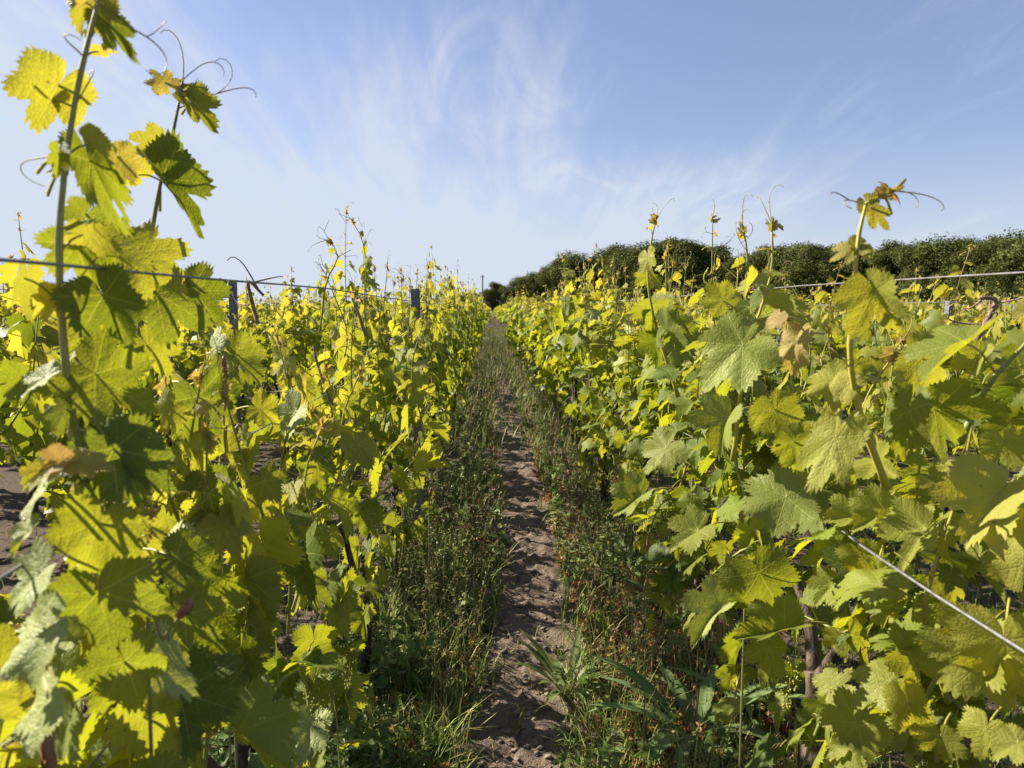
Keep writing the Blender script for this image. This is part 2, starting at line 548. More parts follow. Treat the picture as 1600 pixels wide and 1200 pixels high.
def tree_meshes(seed, H, W, n_leaf, size):
    """trunk with limbs, crown of many leaf-clump faces round a dozen lumps; total height H"""
    rg = np.random.default_rng(seed)
    tr = MB()
    tube(tr, smooth_path([(0, 0, -0.3), (0.1, 0.05, H * 0.25), (-0.1, 0.1, H * 0.55), (0.05, 0, H * 0.85)], 10), np.linspace(0.28, 0.05, 10), 7)
    lumps = []
    k = int(18 + rg.integers(0, 6))
    for i in range(k):
        zc = H * (0.10 + 0.80 * (i + 0.5) / k) + rg.uniform(-0.6, 0.6)
        prof = math.sin(PI * min(1, max(0.0, (zc / H - 0.02) / 1.02)) ** 0.9) ** 0.6
        a = i * 2.4 + rg.uniform(-0.5, 0.5)
        rr = W * 0.5 * prof * rg.uniform(0.25, 0.95)
        c = np.array([math.cos(a) * rr, math.sin(a) * rr, zc])
        s_ = W * rg.uniform(0.09, 0.21)
        lumps.append((c, s_))
        tube(tr, smooth_path([(0, 0, zc * 0.55), tuple(c * [0.5, 0.5, 0.88]), tuple(c)], 6), np.linspace(0.10, 0.03, 6), 4, cap=False)
    lumps.append((np.array([0, 0, H * 0.88]), W * 0.17))
    wts = np.array([s_ ** 2 for _, s_ in lumps]); wts /= wts.sum()
    idx = rg.choice(len(lumps), n_leaf, p=wts)
    cen = np.array([c for c, _ in lumps])[idx]; rad = np.array([s_ for _, s_ in lumps])[idx]
    d = nrm(rg.normal(size=(n_leaf, 3)))
    bumpy = 1 + 0.22 * np.sin(d[:, 0] * 7 + idx) * np.cos(d[:, 2] * 6 + idx * 2)
    p = cen + d * (rad * bumpy * rg.uniform(0.3, 1.2, n_leaf) ** 0.6)[:, None] * [1.05, 1.05, 0.85]
    n_ = nrm(d * 0.8 + [0, 0, 0.35] + rg.normal(size=(n_leaf, 3)) * 0.5)
    a = nrm(np.cross(n_, rg.normal(size=(n_leaf, 3)))); b = np.cross(n_, a)
    sz = size * rg.uniform(0.5, 1.25, n_leaf)[:, None]
    V = np.stack([p - a * sz * 0.9, p - b * sz * 0.55 + n_ * sz * 0.1, p + a * sz, p + b * sz * 0.55 + n_ * sz * 0.1], 1).reshape(-1, 3)
    base = np.arange(n_leaf)[:, None] * 4
    T = np.concatenate([base + [0, 1, 2], base + [0, 2, 3]])
    cc = np.zeros((n_leaf, 4)); cc[:, 3] = 1
    cc[:, 0] = np.clip(0.45 + 0.25 * np.sin(idx * 1.7) + rg.normal(size=n_leaf) * 0.2, 0, 1)
    cr = MB(); cr.add(V, T, None, np.repeat(cc, 4, 0))
    return tr.mesh('trunk', M_TREE_BARK), cr.mesh('crown', M_TREE, smooth=False)


TREE_KINDS = [tree_meshes(100 + i, 12.0, w_, 17000, 0.20) for i, w_ in enumerate((11.0, 8.5, 12.5, 7.5, 10.0))]
SKYLINE = [(735, 452), (748, 450), (762, 446), (778, 440), (794, 432), (810, 425), (830, 420), (858, 412), (880, 404), (900, 399), (925, 397), (950, 391), (975, 393), (1000, 386),
           (1022, 381), (1045, 377), (1066, 384), (1090, 387), (1115, 393), (1140, 395), (1165, 393), (1190, 393), (1215, 391), (1240, 394), (1262, 388),
           (1285, 384), (1310, 388), (1338, 386), (1362, 390), (1390, 391), (1415, 389), (1440, 385), (1464, 378), (1490, 382), (1512, 374), (1538, 372),
           (1562, 378), (1588, 366), (1615, 362), (1645, 368), (1680, 360), (1720, 356)]


def wood_depth(px):
    return 240 - (px - 735) * (240 - 130) / 865


def build_wood():
    rg = random.Random(5)
    first = True
    for row in range(3):
        for i, (px, top) in enumerate(SKYLINE):
            if row and px < 790:
                continue
            if row:
                px += 12 * row; top += rg.uniform(-4, 8)
            D = wood_depth(px) + row * 7 + rg.uniform(-2, 2)
            p = at(px, 480, D)
            h = (1.2 + (482 - top) / F * D) * rg.choice([0.84, 0.93, 1.0, 1.06])
            if row == 0 and i % 3 == 1:
                h *= 0.90
            k = rg.randrange(5)
            t = empty('oak_tree', (p[0], p[1], 0), rg.uniform(0, 6.28))
            s_ = h / (11.8 if px > 860 else 13.2)
            t.scale = (s_ * rg.uniform(0.9, 1.2), s_ * rg.uniform(0.9, 1.2), s_)
            link('trunk', TREE_KINDS[k][0], t)
            link('crown', TREE_KINDS[k][1], t)
            if first:
                tag(t, 'low tree at the very end of the wood beside the thin bare pole', 'tree', 'trees of the wood beyond the vineyard')
                first = False
            elif px < 850:
                tag(t, 'low dark tree of the tapering end of the wood behind the soil path', 'tree', 'trees of the wood beyond the vineyard')
            elif row == 0:
                tag(t, 'dark green tree in the front of the wood along the vineyard edge', 'tree', 'trees of the wood beyond the vineyard')
            else:
                tag(t, 'dark green tree deeper in the wood, crown showing above the front trees', 'tree', 'trees of the wood beyond the vineyard')


build_wood()
# a bare utility pole with its line, by the end of the wood
pp = at(754, 480, 190)
pole = empty('utility_pole', (pp[0], pp[1], 0))
mb = MB(); tube(mb, [(0, 0, -0.5), (0.02, 0, 4), (0, 0, 9.4)], [0.22, 0.19, 0.16], 8); mb.build('shaft', M_POLE, pole)
mb = MB(); tube(mb, [(-0.55, 0, 8.9), (0.55, 0, 8.9)], [0.06, 0.06], 6)
mb.build('crossarm', M_POLE, pole)
for sx in (-0.45, 0.45):
    mb = MB(); tube(mb, [(sx, 0, 8.94), (sx, 0, 9.04), (sx, 0, 9.14)], [0.05, 0.07, 0.03], 8); mb.build('insulator', M_POST, pole)
tag(pole, 'thin bare utility pole rising beside the end of the wood', 'utility pole')


# ------------------------------------------------------------------ grape leaves
def leaf_template(seed, lod):
    """five-lobed toothed blade; petiole joint at the origin, tip towards +y, upper side +z"""
    rg = np.random.default_rng(seed)
    n = {0: 144, 1: 36, 2: 14}[lod]
    th = np.linspace(-PI, PI, n, endpoint=False) + PI / n
    deg = np.degrees(th)
    w3 = 1 + rg.normal(size=5) * 0.05
    env = np.interp(deg, [-180, -150, -112, -52, 0, 52, 112, 150, 180], [0.50, 0.62, 0.76 * w3[0], 0.92 * w3[1], 1.02 * w3[2], 0.92 * w3[3], 0.76 * w3[4], 0.62, 0.50])
    r = env.copy()
    pk = 0.085 + 0.05 * rg.random()
    for c in (0, 52, -52, 112, -112):                      # each lobe comes to a point
        r *= 1 + pk * (np.clip(1 - np.abs(deg - c) / 17, 0, 1) - 0.35)
    dl, dh = rg.uniform(0.16, 0.50), rg.uniform(0.10, 0.36)
    for c, dep in ((27, dl), (-27, dl * rg.uniform(.7, 1.2)), (81, dh), (-81, dh * rg.uniform(.6, 1.2))):
        d = np.abs(deg - (c + rg.normal() * 3))
        r *= 1 - dep * np.exp(-(d / rg.uniform(6.5, 10)) ** 1.5)
    sinus = np.clip((180 - np.abs(deg)) / rg.uniform(9, 26), 0, 1)
    r *= 0.10 + 0.90 * sinus ** 0.6
    if lod == 0:
        ph = np.arange(n) % 3
        big_t = 1 + 0.6 * (np.arange(n) // 3 % 2)
        tooth = np.where(ph == 0, -0.05, np.where(ph == 1, 0.055, 0.0))
        r *= 1 + tooth * big_t * (0.6 + 0.7 * rg.random(n)) * np.clip(sinus * 1.5, 0, 1)
    elif lod == 1:
        r *= 1 + np.where(np.arange(n) % 2 == 0, 0.07, -0.06)
    rings = {0: [(0.30, 36), (0.60, 72), (0.84, 72), (1.0, 144)], 1: [(0.55, 18), (1.0, 36)], 2: [(1.0, 14)]}[lod]
    P = [np.array([[0.0, 0.0]])]
    idx = []
    k = 1
    for f, m_ in rings:
        st = n // m_
        a = th[::st]
        rr = r.reshape(-1, st).mean(1) if f < 1 else r[::st]
        if f < 1:
            rr = rr * f
            a = th.reshape(-1, st).mean(1)
        else:
            rr = rr * f
        P.append(np.stack([rr * np.sin(a), rr * np.cos(a)], 1))
        idx.append(np.arange(k, k + m_)); k += m_
    P = np.concatenate(P)
    T = []
    a0 = idx[0]
    m0 = len(a0)
    for j in range(m0 - 1):
        T.append((0, a0[j + 1], a0[j]))
    for A, B in zip(idx[:-1], idx[1:]):
        ra = len(B) // len(A)
        m_ = len(A)
        for j in range(m_ - 1 if True else m_):
            j2 = j + 1
            if ra == 1:
                T += [(A[j], A[j2], B[j2]), (A[j], B[j2], B[j])]
            else:
                T += [(A[j], A[j2], B[j * 2 + 2 - 1]), (A[j], B[j * 2 + 1], B[j * 2]), (A[j2], B[j * 2 + 2], B[j * 2 + 1])]
        if ra == 2:
            T.append((A[-1], B[-1], B[-2]))
    x, y = P[:, 0], P[:, 1]
    rr = np.hypot(x, y)
    t_ = np.arctan2(x, y)
    fold = rg.uniform(-0.25, 0.55) if seed % 4 else rg.uniform(0.6, 1.1)
    droop = rg.uniform(0.0, 0.50)
    cup = rg.uniform(-0.15, 0.38)
    z = fold * np.abs(x) - droop * np.where(y > 0, y * y, 0.4 * y * y) - cup * x * x * np.sign(fold + 0.01)
    z += 0.09 * rr ** 2 * np.sin(3 * t_ + rg.uniform(0, 6)) + 0.05 * rr ** 2 * np.sin(7 * t_ + rg.uniform(0, 6))
    if lod == 0:
        z += -0.007 * np.minimum(rr * 2, 1) * np.cos(t_ * 2 * PI / R(51)) * (np.abs(t_) < R(135))
        z += 0.16 * rr * np.array([noise.noise((a * 1.7 + seed * 3.1, b * 1.7, 0.7)) for a, b in P]) + 0.03 * rr * np.array([noise.noise((a * 6 + seed, b * 6, 0.7)) for a, b in P])
    x = x + 0.12 * z * np.sign(x) * rg.uniform(-0.5, 0.5)
    V = np.stack([x * (1 - 0.10 * abs(fold)), y, z], 1)
    T = np.array(T)
    if lod == 0 and seed % 2:
        for _ in range(int(rg.integers(1, 5))):            # holes and torn edges
            t0 = rg.uniform(-2.4, 2.4); r0 = rg.uniform(0.45, 0.9); hs = rg.uniform(0.03, 0.085)
            ctr = P[T].mean(1)
            T = T[np.hypot(ctr[:, 0] - r0 * np.sin(t0), ctr[:, 1] - r0 * np.cos(t0)) > hs]
    a, b, c = V[T[:, 0]], V[T[:, 1]], V[T[:, 2]]
    flip = np.cross(b - a, c - a)[:, 2] < 0
    T[flip] = T[flip][:, ::-1]
    return V, T, P


TPL = {0: [leaf_template(10 + i, 0) for i in range(24)], 1: [leaf_template(40 + i, 1) for i in range(10)], 2: [leaf_template(70 + i, 2) for i in range(6)]}


class Leaves:
    """collects leaf placements, then writes them as one mesh"""
    def __init__(s, lod):
        s.lod = lod
        s.a = []

    def add(s, pos, fwd, nor, size, rnd=0.5, young=0.0, pale=0.0, tip=0.0, tpl=None, sx=1.0):
        s.a.append((pos, fwd, nor, size, (rnd, young, pale, 1.0 - tip), tpl, sx))

    def into(s, mb, rg, mi=0):
        if not s.a:
            return
        T = TPL[s.lod]
        pos = np.array([a[0] for a in s.a]); f = nrm(np.array([a[1] for a in s.a])); n_ = np.array([a[2] for a in s.a])
        n_ = nrm(n_ - f * (n_ * f).sum(1)[:, None]); side = np.cross(f, n_)
        sz = np.array([a[3] for a in s.a]); col = np.array([a[4] for a in s.a]); sx = np.array([a[6] for a in s.a])
        ti = np.array([rg.integers(0, len(T)) if a[5] is None else a[5] % len(T) for a in s.a])
        for k, (V, F_, U) in enumerate(T):
            w_ = np.where(ti == k)[0]
            if not len(w_):
                continue
            P = pos[w_, None] + sz[w_, None, None] * (V[None, :, :1] * side[w_, None] * sx[w_, None, None] + V[None, :, 1:2] * f[w_, None] + V[None, :, 2:] * n_[w_, None])
            m_ = len(V)
            TT = (F_[None] + (np.arange(len(w_)) * m_)[:, None, None]).reshape(-1, 3)
            mb.add(P.reshape(-1, 3), TT, np.tile(U, (len(w_), 1)), np.repeat(col[w_], m_, 0), mi)

    def build(s, name, parent, rg):
        mb = MB()
        s.into(mb, rg)
        return mb.build(name, M_LEAF if s.lod == 0 else M_LEAF_FAR, parent)


GREEN_STEM = (0.20, 0.22, 0.05, 1)
YEL_STEM = (0.34, 0.31, 0.06, 1)
BROWN_STEM = (0.20, 0.12, 0.07, 1)
UP = np.array([0, 0, 1.0])


def curl(rg, p, d, length, n=16, tight=1.0):
    """tendril: a slender line that ends in a curl"""
    pts = [np.array(p, float)]
    d = nrm(d)
    ax = nrm(np.cross(d, rg.normal(size=3)))
    for i in range(n):
        a = (i / n) ** 3 * 0.95 * tight + rg.normal() * 0.03
        d = nrm(d * math.cos(a) + np.cross(ax, d) * math.sin(a) + np.array([0, 0, -0.006]))
        pts.append(pts[-1] + d * length / n)
    return np.array(pts)


def grow(rg, path, lod, stem, leaves, tendrils, rad0=0.0045, size0=0.08, pitch=0.052, start=0.05, side=None, hang=0.45, tipped=True, density=1.0, youth=0.0, scol=GREEN_STEM, petioles=True, eye=None):
    """put stem, leaves at alternate nodes, petioles and tendrils along one shoot path"""
    path = np.asarray(path, float)
    seg = np.linalg.norm(np.diff(path, axis=0), axis=1)
    L = seg.sum()
    cum = np.concatenate([[0], np.cumsum(seg)])

    def P(s_):
        return np.array([np.interp(s_, cum, path[:, k]) for k in range(3)])
    m_ = {0: max(10, int(L / 0.03)), 1: max(5, int(L / 0.10)), 2: 4}[lod]
    ss = np.linspace(0, L, m_)
    pts = np.array([P(s_) for s_ in ss])
    rad = rad0 * (1 - 0.68 * (ss / L))
    if lod == 0:
        rad = rad * (1 + 0.22 * np.exp(-(((ss - start) % pitch) / 0.010) ** 2))
    if stem is not None:
        cc = np.array([np.array(scol) * (1 - 0.25 * t) + np.array(YEL_STEM) * 0.25 * t for t in ss / L]) if False else scol
        tube(stem, pts, rad, {0: 8, 1: 5, 2: 3}[lod], cc)
    s_ = start
    k = int(rg.integers(0, 2))
    az0 = rg.uniform(0, 6.28) if side is None else side
    while s_ < L - 0.01:
        t = s_ / L
        p = P(s_)
        az_ = az0 + PI * k + rg.normal() * 0.5
        out = np.array([math.cos(az_), math.sin(az_), 0])
        size = size0 * (0.55 + 0.55 * min(1, t / 0.25)) * (1 - max(0, t - 0.45) / 0.55 * ((0.86 if lod == 0 else 0.70) if tipped else 0.35)) * rg.uniform(0.8, 1.2)
        y_ = min(1, max(0, youth + (t ** 2.2 if tipped else 0.25 * t) * 0.9 + rg.normal() * 0.10))
        for extra in range(2):
            if extra and (rg.random() > 0.6 * density or t > 0.75):
                break
            if not extra and rg.random() > density * 1.1:
                continue
            o_ = out if not extra else nrm(out + rg.normal(size=3) * 0.8)
            sz = size * (1 if not extra else rg.uniform(0.4, 0.7))
            pl = sz * rg.uniform(0.55, 0.95)
            pe = nrm(o_ * 0.85 + UP * rg.uniform(0.1, 0.8))
            e = p + pe * pl
            if eye is not None and np.linalg.norm(e - eye) < 0.46:
                continue
            h = min(1, max(0, hang + rg.normal() * 0.3))
            n_ = nrm(o_ * h + UP * (1 - h) + SUN * 0.55 + rg.normal(size=3) * 0.34)
            f = nrm(o_ * (1 - h * 0.6) - UP * (0.25 + h * 0.7) + rg.normal(size=3) * 0.32)
            pale = 1.0 if rg.random() < 0.05 else 0.0  # a few blades carry the painted sheen
            tip = max(0, (t - 0.86) / 0.14) * rg.uniform(0.3, 1) if tipped else 0
            leaves.add(e, f, n_, sz * (0.72 if t > 0.9 and tipped else 1), rg.random(), y_, pale, tip, None, 1.0 if t < 0.85 else rg.uniform(0.4, 0.9))
            if petioles and lod == 0 and stem is not None:
                mid = p + pe * pl * 0.55 + UP * pl * 0.12
                tube(stem, smooth_path([p, mid, e], 5), np.linspace(0.0016, 0.0011, 5) * (0.6 + sz * 6), 5, YEL_STEM if rg.random() < 0.6 else GREEN_STEM, cap=False)
        if tendrils is not None and t > 0.35 and rg.random() < 0.42:
            d_ = nrm(-out * 0.9 + UP * rg.uniform(0.1, 0.9) + rg.normal(size=3) * 0.3)
            tl = rg.uniform(0.05, 0.13)
            c = curl(rg, p, d_, tl)
            tm = MB(); tendrils.append(tm)
            tube(tm, c, np.linspace(0.0010, 0.0004, len(c)), 4, YEL_STEM if rg.random() < 0.5 else BROWN_STEM, cap=False)
            if rg.random() < 0.6:
                c2 = curl(rg, c[7], nrm(d_ + rg.normal(size=3) * 0.6), tl * 0.5, 10)
                tube(tm, c2, np.linspace(0.0009, 0.0005, len(c2)), 4, BROWN_STEM, cap=False)
        s_ += pitch * rg.uniform(0.85, 1.15) * (1 if t < 0.6 else 0.8)
        k += 1
    if tipped:
        p = P(L)
        d_ = nrm(path[-1] - path[-2])
        for i in range({0: 5, 1: 3, 2: 2}[lod]):
            o_ = nrm(rg.normal(size=3) + d_ * 0.9 - UP * 0.3)
            leaves.add(p - d_ * rg.uniform(0, 0.02) + o_ * 0.004, o_, nrm(rg.normal(size=3)), rg.uniform(0.010, 0.026), rg.random(), 0.8, 0.25, rg.uniform(0.1, 0.75), None, rg.uniform(0.3, 0.6))
        if tendrils is not None:
            for i in range(2):
                c = curl(rg, p, nrm(d_ + rg.normal(size=3) * 0.4), rg.uniform(0.04, 0.09), 12)
                tm = MB(); tendrils.append(tm)
                tube(tm, c, np.linspace(0.0010, 0.0005, len(c)), 4, YEL_STEM, cap=False)


def trunk_mesh(seed, sides=10, n=22, arms=True):
    """gnarled old stock with two short arms bent along the row"""
    rg = np.random.default_rng(seed)
    mb = MB()
    lx, ly = rg.uniform(-0.05, 0.05), rg.uniform(-0.08, 0.08)
    path = smooth_path([(0, 0, -0.08), (lx * 0.5, ly * 0.3, 0.08), (lx, ly, 0.22), (lx * 0.6, ly * 0.5, 0.33), (lx * 0.5, ly * 0.2, 0.40)], n)
    rad = 0.024 + 0.008 * np.sin(np.linspace(0, 9, n) + seed) + np.linspace(0.010, 0.003, n)
    tube(mb, path, rad, sides)
    top = path[-1]
    if arms:
        for sg in (-1, 1):
            L = rg.uniform(0.32, 0.46)
            pa = smooth_path([top - [0, 0, 0.03], top + [rg.uniform(-.02, .02), sg * 0.10, 0.10], top + [0, sg * 0.24, 0.22], (0, sg * L, 0.70)], max(5, n // 2))
            tube(mb, pa, np.linspace(0.015, 0.006, len(pa)), max(4, sides - 2))
        # cut stubs
        for i in range(0 if seed == 12 else 2):
            a = rg.uniform(0, 6.28)
            e = top + np.array([math.cos(a) * 0.05, math.sin(a) * 0.06, 0.05])
            tube(mb, [top - [0, 0, 0.02], (top + e) / 2, e], [0.013, 0.011, 0.009], 7)
    return mb.mesh('trunk', M_BARK), top


def shoot_path(rg, top_z, base=None, lean=None):
    b = base if base is not None else np.array([rg.uniform(-0.03, 0.03), rg.uniform(-0.48, 0.48), rg.uniform(0.5, 0.72)])
    lx = rg.normal() * 0.085 if lean is None else lean
    e = np.array([b[0] + lx, b[1] + rg.normal() * 0.10, top_z])
    m1 = b * 0.65 + e * 0.35 + np.array([lx * 0.45 + rg.normal() * 0.03, rg.normal() * 0.03, 0])
    m2 = b * 0.3 + e * 0.7 + np.array([lx * 0.15 + rg.normal() * 0.02, rg.normal() * 0.02, 0])
    return smooth_path([b, m1, m2, e], 14)


def low_path(rg, sg=None):
    b = np.array([rg.uniform(-0.02, 0.02), rg.uniform(-0.45, 0.45), rg.uniform(0.26, 0.62)])
    sg = rg.choice([-1, 1]) if sg is None else sg
    L = rg.uniform(0.08, 0.20)
    return smooth_path([b, b + [sg * L * 0.6, rg.normal() * 0.06, 0.05], b + [sg * L, rg.normal() * 0.12, rg.uniform(-0.20, 0.05)]], 8)


def cluster(rg, p, s_=0.09):
    """young bunch of flower buds hanging from a stalk"""
    mb = MB()
    tube(mb, smooth_path([p, p + [0.01, 0, -s_ * 0.3], p + [0.0, 0.01, -s_]], 6), np.linspace(0.0016, 0.0008, 6), 4, GREEN_STEM)
    ico = np.array([(0, 0, 1), (0.89, 0, .45), (.28, .85, .45), (-.72, .53, .45), (-.72, -.53, .45), (.28, -.85, .45),
                    (.72, .53, -.45), (-.28, .85, -.45), (-.89, 0, -.45), (-.28, -.85, -.45), (.72, -.53, -.45), (0, 0, -1)])
    it = np.array([(0, 1, 2), (0, 2, 3), (0, 3, 4), (0, 4, 5), (0, 5, 1), (1, 6, 2), (2, 7, 3), (3, 8, 4), (4, 9, 5), (5, 10, 1), (6, 7, 2), (7, 8, 3), (8, 9, 4), (9, 10, 5), (10, 6, 1),
                   (11, 7, 6), (11, 8, 7), (11, 9, 8), (11, 10, 9), (11, 6, 10)])
    for i in range(70):
        t = rg.random()
        a = rg.uniform(0, 6.28)
        rr = (0.030 * (1 - t) + 0.006) * rg.uniform(0.5, 1)
        c = p + np.array([math.cos(a) * rr, math.sin(a) * rr, -s_ * (0.12 + t)])
        mb.add(c + ico * rg.uniform(0.0016, 0.0026), it, None, (0.36, 0.38 + rg.uniform(-.05, .05), 0.06, 1))
    return mb


# ------------------------------------------------------------------ near vines: every shoot its own part
def ordinal(k):
    return ['first', 'second', 'third', 'fourth', 'fifth', 'sixth', 'seventh', 'eighth', 'ninth', 'tenth', 'eleventh', 'twelfth', 'thirteenth', 'fourteenth', 'fifteenth', 'sixteenth'][k]


def near_vine(x, y, seed, label, group, n_shoot=10, zlo=1.05, zhi=1.32, extra=(), n_low=5, path_side=1, density=1.0, clusters=2, size0=0.078, zbase=(0.5, 0.72), xs=1.0):
    rg = np.random.default_rng(seed)
    root = empty('grapevine', (x, y, 0))
    tag(root, label, 'grapevine', group)
    root.scale = (xs, 1, 1)
    me, top = trunk_mesh(seed)
    link('trunk', me, root)
    org = np.array([x, y, 0])

    def one(path, **kw):
        st, lv, tn = MB(), Leaves(0), []
        grow(rg, path, 0, st, lv, tn, eye=CAM - org, **kw)
        s_ = st.build('shoot', M_STEM, root)
        if lv.a:
            lv.build('leaves', s_, rg)
        for tm in tn:
            tm.build('tendril', M_STEM, s_)
    ys = np.linspace(-0.48, 0.48, n_shoot) + rg.normal(size=n_shoot) * 0.03
    for i in range(n_shoot):
        b = np.array([rg.uniform(-0.03, 0.03), ys[i], rg.uniform(*zbase)])
        zt = rg.uniform(zlo, zhi) + (rg.uniform(0.06, 0.2) if rg.random() < 0.15 and y > 0.9 else 0)
        one(shoot_path(rg, zt, b), side=rg.choice([0.0, PI]) + rg.normal() * 0.3, size0=size0, density=density,
            scol=GREEN_STEM if rg.random() < 0.5 else YEL_STEM)
    for i in range(n_low):
        one(low_path(rg, path_side if rg.random() < 0.7 else -path_side), hang=0.7, tipped=False, size0=size0 * 0.95, pitch=0.055, density=density)
    for path, kw in extra:
        kw = dict(kw)
        one((np.asarray(path) - org) / [xs, 1, 1], **kw)
    for i in range(clusters):
        p = np.array([path_side * rg.uniform(0.08, 0.22), rg.uniform(-0.4, 0.4), rg.uniform(0.52, 0.78)])
        cluster(rg, p).build('grape_cluster', M_GRAPE, root)
    return root


def feature_leaves(root, items, seed, push=lambda jx, jy: 1.0, up0=0.35, sx0=0.0, fresh=0.0):
    """leaves that carry the picture: joint and tip given as places in the row; each is tied by its petiole to the vine's shoots"""
    rg = np.random.default_rng(seed)
    org = np.array(root.location)
    for it in items:
        (jx, jy), (tx, ty), Y, kw = it
        Y *= push(jx, jy)
        J = at(jx, jy, Y)
        T = at(tx, ty, Y + kw.get('dy', 0.0))
        v = T - J
        L = np.linalg.norm(v) * kw.get('k', 1.05)
        f = nrm(v)
        vc = nrm(CAM - J)
        if kw.get('pale', 0) >= 0.8 and 'sx' not in kw:
            kw = dict(kw, sx=-0.6, face=0.85, up=0.7)
        n_ = nrm(vc * kw.get('face', 0.8) + UP * kw.get('up', up0) + np.array([kw.get('sx', sx0), 0, 0]) + rg.normal(size=3) * 0.12)
        if kw.get('flip'):
            n_ = -n_
        lv = Leaves(0)
        lv.add(J - org, f, n_, L, min(1.0, kw.get('r', rg.random()) + fresh), min(1.0, kw.get('young', 0.1) + fresh), kw.get('pale', 0.0), kw.get('tip', 0.0), kw.get('t'), kw.get('w', 1.0))
        leaf = lv.build('leaf', root, rg)
        # petiole back towards the shoots of the row
        a = kw.get('stalk')
        if a is not None:
            A = at(a[0], a[1], Y + 0.03)
        else:
            A = J - f * L * 0.55 + np.array([np.sign(org[0]) * 0.05, 0.05, -0.02])
        mid = (A + J) / 2 + UP * L * 0.10
        st = MB()
        tube(st, smooth_path([A - org, mid - org, J - org], 7), np.linspace(0.0019, 0.0013, 7), 5, YEL_STEM)
        st.build('petiole', M_STEM, leaf)


GL = 'grapevines in the row left of the soil path'
GR = 'grapevines in the row right of the soil path'
pth = lambda pts, n=26: smooth_path([at(*p) for p in pts], n)

# --- left row
vine_l0 = near_vine(LX - 0.02, 0.32, 11, 'tall grapevine with two long shoots rising far above the wire against the sky', GL, 10, 0.92, 1.10, n_low=8, size0=0.066, extra=[
    (pth([(175, 1120, .80), (135, 860, .76), (112, 660, .73), (100, 540, .72), (92, 390, .72), (103, 250, .72), (127, 110, .72), (152, 10, .72), (170, -60, .72)], 40),
     dict(rad0=0.0058, size0=0.05, density=0.35, start=0.45, side=0.3, petioles=True, scol=(0.31, 0.30, 0.09, 1))),
    (pth([(205, 760, 1.0), (215, 560, 1.0), (232, 400, 1.0), (252, 280, 1.0), (272, 200, 1.0), (286, 125, 1.0)], 34),
     dict(rad0=0.0050, size0=0.05, density=0.35, start=0.35, side=0.3, scol=(0.20, 0.20, 0.06, 1))),
])
vine_l1 = near_vine(LX, 1.22, 12, 'second grapevine along the row left of the soil path, dense with yellow green leaves', GL, 13, 0.95, 1.16, n_low=3, xs=0.8, zbase=(0.52, 0.75), size0=0.072)
vine_l2 = near_vine(LX + 0.01, 2.22, 13, 'third grapevine left of the soil path, one thin leafy shoot high above the rest', GL, 10, 1.04, 1.34, n_low=6, zbase=(0.52, 0.75), size0=0.072, xs=0.72, extra=[
    (pth([(580, 600, 2.6), (570, 480, 2.6), (572, 420, 2.6), (566, 375, 2.6), (548, 342, 2.6)], 20), dict(rad0=0.0045, size0=0.06, density=0.9)),
    (pth([(500, 520, 2.0), (510, 440, 2.0), (528, 405, 2.0), (522, 385, 2.0), (510, 375, 2.0)], 16), dict(rad0=0.004, size0=0.05, density=0.9)),
])
vine_l3 = near_vine(LX, 3.2, 14, 'fourth grapevine along the row left of the soil path, before the nearer grey post', GL, 11, 1.12, 1.42, n_low=6, zbase=(0.52, 0.75), size0=0.075, xs=0.68)
vine_l4 = near_vine(LX, 4.40, 15, 'fifth grapevine along the row left of the soil path', GL, 11, 1.16, 1.45, n_low=6, zbase=(0.52, 0.75), size0=0.075, xs=0.68, clusters=0)

# --- right row
vine_r0 = near_vine(RX + 0.06, 0.55, 21, 'grapevine nearest the corner, big pale leaves across the thick lower wire', GR, 8, 0.85, 1.06, n_low=9, path_side=-1, clusters=0, size0=0.066)
vine_r1 = near_vine(RX + 0.02, 1.62, 22, 'grapevine right of the soil path, one thick yellow shoot curling over on top', GR, 11, 1.0, 1.24, n_low=13, path_side=-1, clusters=3, size0=0.068, extra=[
    (pth([(1385, 760, .98), (1345, 650, .93), (1328, 560, .90), (1332, 480, .90), (1338, 400, .90), (1349, 330, .90), (1362, 308, .90), (1392, 298, .90)], 34),
     dict(rad0=0.0052, size0=0.045, density=0.4, start=0.2, side=0.2, scol=(0.42, 0.38, 0.06, 1))),
    (pth([(1145, 720, 1.45), (1165, 560, 1.42), (1190, 480, 1.4), (1206, 420, 1.4), (1206, 350, 1.4)], 24), dict(rad0=0.005, size0=0.07, density=0.7, scol=YEL_STEM)),
    (pth([(1180, 620, 1.5), (1166, 470, 1.5), (1168, 400, 1.5), (1160, 352, 1.5)], 20), dict(rad0=0.0045, size0=0.055, density=0.6)),
    (pth([(1500, 690, 1.0), (1545, 600, 1.0), (1600, 540, 1.0), (1650, 470, 1.0)], 20), dict(rad0=0.005, size0=0.08, density=0.6)),
])
vine_r2 = near_vine(RX, 2.50, 23, 'grapevine right of the soil path with two thin shoots together above the tree line', GR, 14, 1.16, 1.44, n_low=14, path_side=-1, size0=0.070, extra=[
    (pth([(1060, 620, 2.1), (1040, 560, 2.1), (1018, 480, 2.1), (1012, 420, 2.1), (1020, 365, 2.1), (1026, 340, 2.1)], 24), dict(rad0=0.0055, size0=0.085, density=0.8, scol=YEL_STEM)),
    (pth([(1045, 560, 2.3), (1042, 480, 2.3), (1040, 400, 2.3)], 16), dict(rad0=0.005, size0=0.08, density=0.8)),
])
vine_r3 = near_vine(RX, 3.48, 24, 'third full grapevine along the row right of the soil path', GR, 12, 1.16, 1.46, n_low=13, path_side=-1, size0=0.074)
